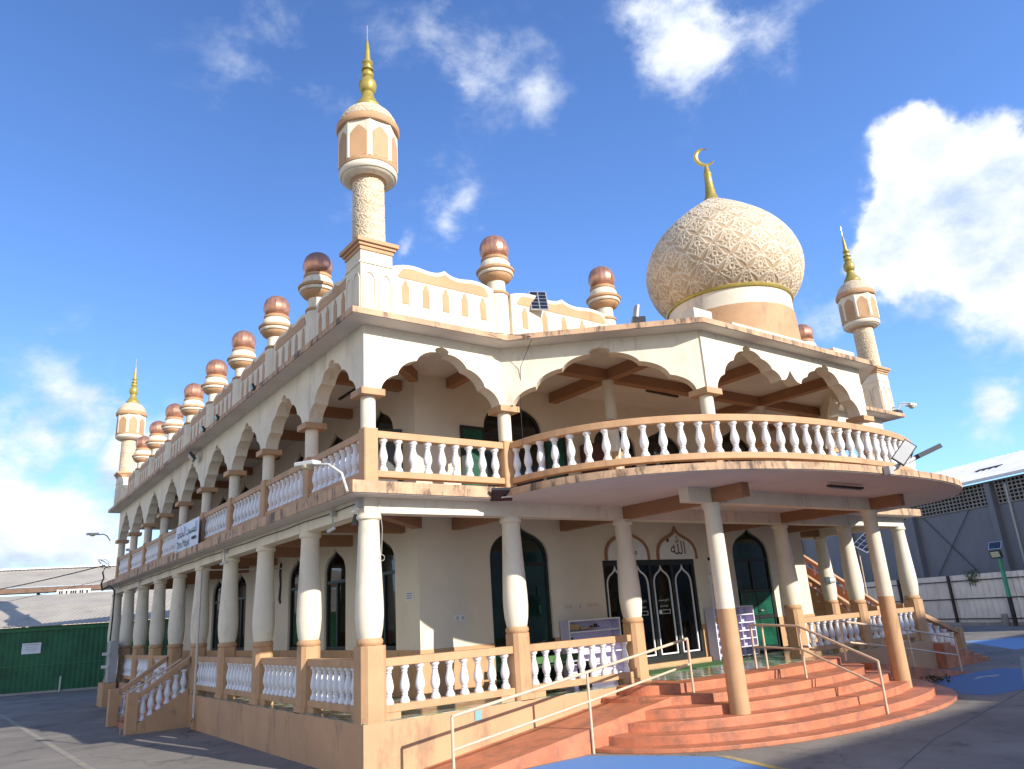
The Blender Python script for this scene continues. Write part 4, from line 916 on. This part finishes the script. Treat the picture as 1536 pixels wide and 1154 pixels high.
# banner
t = thing('banner', 'white banner with black Arabic lettering tied to the left upper balustrade', 'banner', (-.27, 11.7, 4.78))
bs = MB(); nb = 12; vs = []
for i in range(nb + 1):
    y = 13.05 - 2.66 * i / nb; dx = .012 * math.sin(i * 1.3)
    vs += [(-.285 + dx, y, 4.76), (-.285 + dx, y, 5.55), (-.275 + dx, y, 5.55), (-.275 + dx, y, 4.76)]
bs.add(vs, [(0, 1, 2, 3), (4 * nb, 4 * nb + 3, 4 * nb + 2, 4 * nb + 1)] + [(4 * i + k, 4 * i + (k + 1) % 4, 4 * i + 4 + (k + 1) % 4, 4 * i + 4 + k) for i in range(nb) for k in range(4)])
bs.build('sheet', 'cloth', t)
AR = ''.join(reversed('\uFE8D\uFEDF\uFEE4\uFEB4\uFEA0\uFEAA \uFE8D\uFEDF\uFEA0\uFE8E\uFEE3\uFECA'))
text_mesh(AR, .60, 'ink', 'arabic_lettering', t, (-.305, 11.68, 5.17), (0, -1, 0), (0, 0, 1), .0, width=2.3)
text_mesh('Jama Masjid', .33, 'ink', 'latin_lettering', t, (-.305, 12.05, 4.86), (0, -1, 0), (0, 0, 1), .0, width=1.5)
q = MB()
for i in range(6): q.box((-.31, 10.62 + i * .075, 4.97), (-.302, 10.675 + i * .075, 5.05))
q.build('small_print', 'ink', t)
# wall fittings on the front veranda
def plate(x, z, w, h, label, m='paper', n=3, cat='switch plate'):
    t = thing('switch_plate', label, cat, (x, YW, z)); MB().box((x - w / 2, YW - .03, z - h / 2), (x + w / 2, YW - .001, z + h / 2)).build('cover', m, t, bevel=.006)
    s = MB()
    for i in range(n): s.box((x - w / 2 + w * (i + .3) / n, YW - .036, z - h * .25), (x - w / 2 + w * (i + .7) / n, YW - .028, z + h * .25))
    s.build('switch', 'grey', t)
plate(6.05, 2.42, .24, .14, 'four gang switch plate above the left shoe rack, leftmost of three', 'wall', 4)
plate(6.42, 2.42, .12, .14, 'small square switch plate between two wider ones', 'wall', 1)
plate(6.84, 2.43, .32, .14, 'widest switch plate, nearest the entrance door', 'wall', 5)
plate(3.05, 2.33, .26, .14, 'white socket plate on the sunlit left end of the front wall', 'paper', 2)
t = thing('notice_plate', 'small pale green sign on the inner wall behind the corner column', 'sign', (XW, 2.45, 2.84))
MB().box((XW - .02, 2.28, 2.75), (XW - .001, 2.62, 2.93)).build('board', 'paper', t); q = MB()
for i in range(3): q.box((XW - .024, 2.33, 2.79 + i * .045), (XW - .019, 2.57, 2.805 + i * .045))
q.build('print', 'green', t)
t = thing('notice_board', 'white framed glass notice board beside the entrance door', 'notice board', (11.6, YW, 2.1))
MB().strip([(11.22, 2.13), (12.1, 2.13), (12.1, 2.83), (11.22, 2.83)], (0, YW, 0), FX, (0, -1, 0), .08, .002, .06, closed=True).build('frame', 'paper', t)
MB().box((11.22, YW - .04, 2.13), (12.1, YW - .02, 2.83)).build('backing', 'wood', t); q = MB()
for x, z, w, h in ((11.35, 2.2, .18, .55), (11.62, 2.5, .2, .22), (11.62, 2.25, .2, .2), (11.88, 2.3, .16, .4)): q.box((x, YW - .044, z), (x + w, YW - .039, z + h))
q.build('notice', 'lav', t)
tag(MB().box((11.18, YW - .02, 2.85), (11.44, YW - .002, 3.02)).build('paper_notice', 'lavw'), 'pale paper pinned above the framed notice board', 'notice')
t = thing('wall_clock_sign', 'white calendar sheet hung high on the wall beside the entrance', 'calendar', (11.4, YW, 3.3)); t.name = 'wall_calendar'
MB().box((11.22, YW - .02, 3.1), (11.5, YW - .002, 3.52)).build('sheet', 'paper', t); MB().box((11.24, YW - .025, 3.42), (11.48, YW - .019, 3.5)).build('heading', 'ink', t)
tag(MB().box((1.86, -.24, .62), (2.0, -.2245, .78)).build('tile_plaque', 'plq'), 'small blue plaque on the sunlit plinth above the left ramp', 'plaque')
tag(MB().box((.5, 0, 0), (.51, .01, .01)).build('tmp', 'ink'), 'x', 'x'); bpy.data.objects.remove(bpy.data.objects['tmp'])
t = thing('column_sign', 'grey sign board strapped to the right side column behind the porch', 'sign', (WID - .2, 2.6, 2.75))
MB().box((WID - .55, 2.42, 2.66), (WID + .05, 2.46, 2.84)).build('board', 'grey', t); MB().box((WID - .5, 2.41, 2.72), (WID, 2.419, 2.78)).build('print', 'paper', t)
tag(MB().tube([(XW - .02, 10.3, 4.2), (XW - .04, 10.32, 3.9), (XW - .02, 10.3, 3.6), (XW - .04, 10.33, 3.2), (XW - .02, 10.3, 3.05)], .03, 6).build('wall_cable', 'dark'), 'black cable hanging on the inner wall of the left veranda', 'cable')
# shoe racks
def rack(x0, x1, y0, h, cols, rows, label):
    t = thing('shoe_rack', label, 'shoe rack', ((x0 + x1) / 2, y0, GF + .013)); z0 = GF + .013; D = .30; y1 = y0 + D
    b = MB(); b.box((x0, y0, z0), (x0 + .03, y1, z0 + h)).box((x1 - .03, y0, z0), (x1, y1, z0 + h)).box((x0 + .03, y1 - .015, z0), (x1 - .03, y1, z0 + h)).box((x0 + .03, y0, z0 + h - .03), (x1 - .03, y1 - .015, z0 + h))
    b.build('carcass', 'lav', t); e = MB().box((x0, y0 - .012, z0), (x0 + .03, y0 - .001, z0 + h)).box((x1 - .03, y0 - .012, z0), (x1, y0 - .001, z0 + h)).box((x0 + .03, y0 - .012, z0 + h - .03), (x1 - .03, y0 - .001, z0 + h))
    e.build('edging', 'lavw', t)
    for j in range(rows):
        z = z0 + .04 + (h - .07) * j / rows; s = MB().box((x0 + .031, y0 + .01, z), (x1 - .031, y1 - .016, z + .02)).build('shelf', 'lav', t)
        MB().box((x0 + .031, y0 - .010, z - .003), (x1 - .031, y0 + .009, z + .023)).build('shelf_edge', 'lavw', s)
    for i in range(1, cols): MB().box((x0 + (x1 - x0) * i / cols - .01, y0 + .015, z0 + .06), (x0 + (x1 - x0) * i / cols + .01, y1 - .017, z0 + h - .032)).build('divider', 'lav', t)
    return t
rack(5.74, 7.35, 1.70, 1.28, 1, 5, 'long lavender shoe rack behind the left balustrade')
rack(10.80, 12.48, 1.70, 1.32, 3, 6, 'tall lavender shoe rack behind the slender porch column')
tag(MB().box((5.82, 1.75, 1.90), (6.10, 1.95, 2.02)).build('cardboard_box', 'card'), 'brown cardboard box on the top shelf of the left shoe rack', 'box')
tag(MB().box((6.14, 1.75, 1.90), (6.36, 1.95, 1.945)).build('cardboard_box', 'card'), 'flat brown box beside the taller box on the shoe rack', 'box')
def slipper(x, y, z, label, m):
    P = [(-.04, -.13), (.03, -.13), (.045, -.02), (.05, .08), (.02, .14), (-.03, .13), (-.05, .05)]
    b = MB(); b.prism([(x + py, y + px) for px, py in P][::-1], z, z + .025)
    for i in range(6):
        pass
    b.tube([(x + .02, y - .05, z + .02), (x + .03, y - .03, z + .06), (x + .03, y + .03, z + .06), (x + .02, y + .05, z + .02)], .018, 6)
    tag(b.build('slipper', m), label, 'slipper')
slipper(5.86, 1.80, 1.66, 'black slipper on the second shelf of the left shoe rack', 'ink'); slipper(6.55, 1.85, 1.90, 'brown sandal on the top shelf of the left shoe rack', 'card'); slipper(6.66, 1.84, 1.926, 'black sandal lying across the brown one on the rack', 'ink')
tag(MB().box((10.88, 1.75, 1.75), (11.14, 1.93, 1.86)).build('yellow_parcel', 'orange'), 'yellow parcel in the upper left cell of the right shoe rack', 'parcel')
lit = MB(); rl = random.Random(21)
for i in range(70):
    t_ = rl.random(); x_, y_ = superell(8.8, 0, 5.62, 4.1, 2.45, PI * (.12 + .8 * t_)); x_ += rl.gauss(0, .12); y_ -= abs(rl.gauss(0, .16)); a_ = rl.random() * 6.3; l_ = rl.uniform(.012, .035); u_ = Vector((math.cos(a_), math.sin(a_), rl.uniform(-.2, .4))); v_ = Vector((-math.sin(a_), math.cos(a_), .2)); p_ = Vector((x_, y_, .016))
    lit.add([p_ - u_ * l_, p_ + v_ * l_ * .5, p_ + u_ * l_, p_ - v_ * l_ * .5], [(0, 1, 2, 3)])
tag(lit.build('leaf_litter', 'wood'), 'dry leaf litter along the foot of the curved steps', 'litter', kind='stuff')
t = thing('floor_mat', 'green mat laid in front of the entrance door', 'mat', (9, 1.2, GF)); t.name = 'door_mat'
MB().box((6.6, .75, GF + .013), (10.9, 1.6, GF + .025)).build('mat', 'gcloth', t)
tb = thing('green_bench', 'low green slatted bench behind the left front balustrade', 'bench', (4.7, 1.2, GF))
for i in range(4): MB().box((3.7, 1.1 + i * .1, 1.22), (5.85, 1.18 + i * .1, 1.25)).build('slat', 'gcloth', tb)
MB().box((3.7, 1.5, 1.28), (5.85, 1.54, 1.42)).build('backrest', 'gcloth', tb)
for x in (3.8, 5.75): MB().box((x - .04, 1.12, GF + .013), (x + .04, 1.48, 1.219)).build('leg', 'dark', tb)

# ------------------------------------------------------------------ green shed and the grey roofed hall behind it
A = Vector((-3.1, 35.5, 0)); u = Vector((4.13, -1.6, 0)).normalized(); nn = Vector((u.y, -u.x, 0))
def sh(s, d, z): return A + u * s - nn * d + Vector((0, 0, z))
sd = thing('green_shed', 'low green sheet metal shed with a grey corrugated roof on the left', 'shed', tuple(sh(2, 3, 0)))
def corr(o, u, L, z0, z1, n, amp=.022, pitch=.2, name=None, m=None, parent=None, thick=.01, top=None):
    k = int(L / pitch * 4); vs = []; fs = []
    for i in range(k + 1):
        a = L * i / k; w = amp * (1, .0, -1, .0)[i % 4]
        p = Vector(o) + u * a + n * w
        vs += [p + Vector((0, 0, z0)), p + (Vector((0, 0, z1)) if top is None else top)]
    for i in range(k): fs.append((2 * i, 2 * i + 2, 2 * i + 3, 2 * i + 1))
    b = MB().add(vs, fs).build(name, m, parent)
    sm = b.modifiers.new('sheet', 'SOLIDIFY'); sm.thickness = thick
    return b
corr(sh(-22, 0, 0), u, 60, .08, 3.05, nn, .016, .24, 'wall', 'shed', sd)
MB().cbox(sh(8, 4.2, 1.5), (59.8, 7.9, 2.9), u).build('inner_wall', 'shedtrim', sd)
MB().cbox(sh(8, -.06, 3.12), (60.4, .06, .22), u).build('fascia', 'shedtrim', sd)
MB().cbox(sh(8, -.035, .05), (60.2, .06, .1), u).build('kerb', 'concrete', sd)
MB().cbox(sh(8, -.028, 1.35), (60, .02, .04), u).build('sheet_lap', 'shedtrim', sd)
# sloping roof sheet, corrugations run up the slope
def slope(o, u, L, up, amp, pitch, name, m, parent):
    k = int(L / pitch * 4); vs = []; fs = []; nrm = Vector((0, 0, 1))
    for i in range(k + 1):
        p = Vector(o) + u * (L * i / k) + nrm * amp * (1, 0, -1, 0)[i % 4]; vs += [p, p + up]
    for i in range(k): fs.append((2 * i, 2 * i + 2, 2 * i + 3, 2 * i + 1))
    b = MB().add(vs, fs).build(name, m, parent); s = b.modifiers.new('sheet', 'SOLIDIFY'); s.thickness = .012; return b
slope(sh(-22, -.3, 3.26), u, 60, -nn * 4.2 + Vector((0, 0, 1.02)), .009, .22, 'roof', 'roofgrey', sd)
slope(sh(-22, 3.85, 4.29), u, 60, -nn * 4.2 + Vector((0, 0, .95)), .009, .22, 'roof', 'roofgrey', sd)
t = thing('warning_sign', 'white printed warning sign on the green shed wall', 'sign', tuple(sh(1.15, -.03, 2.2)))
MB().cbox(sh(1.15, -.035, 2.18), (.86, .02, .52), u).build('board', 'paper', t); q = MB()
for z, w in ((2.36, .7), (2.24, .5), (2.15, .55), (2.06, .4)): q.cbox(sh(1.15, -.048, z), (w, .006, .05 if z > 2.3 else .025), u)
q.build('print', 'grey', t)
tag(MB().tube([sh(2.65, -.12, 0), sh(2.65, -.12, .75)], .045, 8).build('vent_pipe', 'pvc'), 'short white pipe standing at the foot of the green shed', 'pipe')
bk = thing('grey_hall', 'long grey roofed hall with a brown fascia rising behind the green shed', 'hall', tuple(sh(2, 12, 0)))
MB().cbox(sh(8, 16.5, 2.6), (64, 8, 5.2), u).build('wall', 'wall', bk)
MB().cbox(sh(8, 10.2, 5.68), (66, .1, .32), u).build('fascia', 'eaveb', bk)
MB().cbox(sh(8, 10.8, 5.54), (66, 1.1, .03), u).build('soffit', 'dark', bk)
slope(sh(-25, 10.1, 5.88), u, 66, -nn * 6 + Vector((0, 0, 1.55)), .009, .25, 'roof', 'roofgrey', bk)
MB().cbox(sh(8, 16.0, 7.50), (66, .5, .1), u).build('ridge_cap', 'roofwhite', bk)
for s in (-10, -2, 13, 22): MB().tube([sh(s, 10.6, 0), sh(s, 10.6, 5.53)], .1, 8).build('post', 'concrete', bk)
t = thing('roof_sign', 'white name board with black capitals between the two grey roofs', 'sign', tuple(sh(3.5, 9.6, 4.9)))
MB().cbox(sh(.55, 8.6, 5.32), (1.9, .05, .42), u).build('board', 'paper', t)
q = MB()
for i, c in enumerate('1101011101101'):
    if c == '1': q.cbox(sh(-.22 + i * .128, 8.565, 5.34), (.09, .01, .2), u)
q.build('print', 'ink', t)
for s in (-.3, 1.4): MB().tube([sh(s, 8.62, 4.9), sh(s, 8.62, 5.1)], .03, 6).build('leg', 'rust', t)

# ------------------------------------------------------------------ fence and warehouse on the right
F0 = Vector((41.355, 6.195, 0)); fu = Vector((.384, .923, 0)).normalized(); fn = Vector((-fu.y, fu.x, 0))      # fn faces the yard
fe = thing('sheet_fence', 'tall galvanised corrugated fence with dark rails along the right yard', 'fence', tuple(F0 + fu * 8))
fb = corr(F0 - fu * 14, fu, 60, .12, 2.84, fn, .10, .42, 'sheet', 'galv', fe)
for z in (.36, 1.48, 2.5): MB().cbox(F0 + fu * 16 + fn * .09 + Vector((0, 0, z)), (60, .06, .055), fu).build('rail', 'rust', fe)
for s in (-8, -3.9, 4.35, 8.6, 12.9, 17, 21): MB().cbox(F0 + fu * s + fn * .16 + Vector((0, 0, 1.42)), (.14, .12, 2.84), fu).build('post', 'rust', fe)
MB().cbox(F0 + fu * 16 + fn * .25 + Vector((0, 0, .08)), (60, .3, .16), fu).build('kerb', 'concrete', fe)
W0 = F0 - fn * 3.2
wh = thing('warehouse', 'slate blue warehouse with white corrugated roof and pierced vent blocks', 'warehouse', tuple(W0 + fu * 12))
def wp(s, d, z): return W0 + fu * s + fn * d + Vector((0, 0, z))
MB().cbox(wp(16, -6, 4.15), (60, 12, 8.3), fu).build('wall', 'ware', wh)
for s in (-4, 2.95, 9.8, 16.6, 23.4): MB().cbox(wp(s, .18, 4.1), (.42, .36, 8.1), fu).build('pilaster', 'ware', wh)
for s in (2.75, -4.2): MB().cbox(wp(s - .9, .06, 4.0), (.13, .1, 7.9), fu).build('downpipe', 'grey', wh)
for s0, s1 in ((3.3, 9.5), (10.1, 16.3), (-3.7, 2.6)):        # pierced block bands: black voids behind a raised grid
    v = MB().cbox(wp((s0 + s1) / 2, .012, 7.55), (s1 - s0, .02, 1.35), fu).build('vent_void', 'hole', wh)
    g = MB(); nx = int((s1 - s0) / .30)
    for i in range(nx + 1): g.cbox(wp(s0 + (s1 - s0) * i / nx, .05, 7.55), (.07, .06, 1.36), fu)
    for j in range(7): g.cbox(wp((s0 + s1) / 2, .052, 6.87 + 1.36 * j / 6), (s1 - s0, .064, .07), fu)
    g.build('vent_grid', 'block', v)
br = MB()
for s0 in (3.3,): br.tube([wp(8.9, .09, 6.8), wp(4.6, .09, 2.2)], .022, 5).tube([wp(4.9, .11, 6.8), wp(9.3, .11, 2.2)], .022, 5)
br.build('brace_rod', 'rust', wh)
slope(wp(-16, .55, 8.42), fu, 60, -fn * 7 + Vector((0, 0, 2.35)), .05, .5, 'roof', 'roofwhite', wh)
MB().cbox(wp(16, .62, 8.38), (60, .14, .16), fu).build('gutter', 'roofwhite', wh)
MB().cbox(wp(5.2, -2.5, 9.48), (1.9, .5, .07), (fu + Vector((0, 0, 0))), Vector((fn.x * .3, fn.y * .3, .95))).build('roof_patch', 'rust', wh)
pl = thing('solar_floodlight', 'green pole carrying a small solar panel and floodlight by the fence', 'solar light', tuple(F0 + fn * .4))
pb = F0 + fu * .05 + fn * .45
MB().cbox(pb + Vector((0, 0, 2.55)), (.16, .14, 2.1), fu).build('pole', 'gpole', pl); MB().cbox(pb + Vector((0, 0, .75)), (.17, .15, 1.5), fu).build('pole_base', 'rust', pl)
fd = fn
MB().cbox(pb + fd * .18 + Vector((0, 0, 3.78)), (.72, .08, .42), fu, Vector((fn.x * .2, fn.y * .2, .97))).build('floodlight', 'dark', pl)
MB().cbox(pb + fd * .235 + Vector((0, 0, 3.77)), (.56, .02, .30), fu, Vector((fn.x * .2, fn.y * .2, .97))).build('lens', 'lens', pl)
MB().cbox(pb + fd * .1 + Vector((0, 0, 4.25)), (.85, .04, .42), fu, Vector((-fn.x * .35, -fn.y * .35, .93))).build('solar_panel', 'alu', pl)
q = MB()
for i in range(5): q.cbox(pb + fd * .125 + fu * (.155 * (i - 2)) + Vector((0, 0, 4.26)), (.135, .01, .36), fu, Vector((-fn.x * .35, -fn.y * .35, .93)))
q.build('solar_cells', 'solar', pl)
tag(MB().tube([F0 + fu * .6 + fn * .5, F0 + fu * .6 + fn * .5 + Vector((0, 0, .62))], .16, 10).build('concrete_stump', 'concrete'), 'short concrete stump at the foot of the fence', 'bollard')
# weed on the fence
M['dry'] = mat('dry_stalks', (.11, .085, .045), .8, var=.3, scale=9)
def leafy(name, c, r, n, label, cat, seed, flat=1., m='leaf'):
    rr = random.Random(seed); b = MB(); s = MB(); c = Vector(c)
    for i in range(n):
        d = Vector((rr.gauss(0, 1), rr.gauss(0, 1), rr.gauss(0, 1))).normalized() * r * rr.random() ** .5; d.z *= flat; p = c + d
        a = Vector((rr.gauss(0, 1), rr.gauss(0, 1), rr.gauss(.2, 1))).normalized(); e = a.cross(Vector((rr.random(), rr.random(), rr.random()))).normalized(); l = r * rr.uniform(.14, .3)
        b.add([p, p + a * l * .5 + e * l * .28, p + a * l, p + a * l * .5 - e * l * .28], [(0, 1, 2, 3)])
    t = thing(name, label, cat, tuple(c))
    b.build('leaves', m, t)
    for i in range(7):
        d = Vector((rr.gauss(0, 1), rr.gauss(0, 1), rr.gauss(.3, .6))).normalized() * r * .8; s.tube([c - Vector((0, 0, r * .7)), c + d], .012, 4)
    s.build('stem', 'wood', t)
leafy('weed', tuple(F0 + fu * 2.5 + fn * .12 + Vector((0, 0, 2.65))), .48, 260, 'bright green weed growing over the top of the fence', 'plant', 3)
leafy('weed', (14.9, -1.75, .1), .38, 90, 'dry dark weeds lying at the end of the right ramp', 'plant', 5, .16, 'dry')
leafy('weed', (2.1, 33.2, .25), .3, 60, 'small dark weed at the foot of the green shed', 'plant', 9, .6)
sp = solar((29.0, 7.2, 4.5), (.9, .1, .1), (-.5, -.55, .66), 1.25, .75, 'tilted photovoltaic array on a mast seen between the right columns', foot=(28.7, 7.5, 0), rows=3, cols=4, name='photovoltaic_array')
# neighbouring block across the yard (behind the camera): it throws the long shadow over the front right of the yard
nb_ = thing('neighbour_block', 'plain two storey block across the yard facing the mosque', 'building', (30, -34, 0))
MB().box((8.5, -40, 0), (18.6, -30, 11.05)).build('low_wing', 'neigh', nb_); MB().box((18.6, -40.2, 0), (75, -30.2, 14.45)).build('tall_wing', 'neigh', nb_)
q = MB()
for i in range(12):
    for z in (2, 6, 10): q.box((20 + i * 4.4, -30.19, z), (21.6 + i * 4.4, -30.12, z + 1.5))
q.build('window', 'glass', nb_)
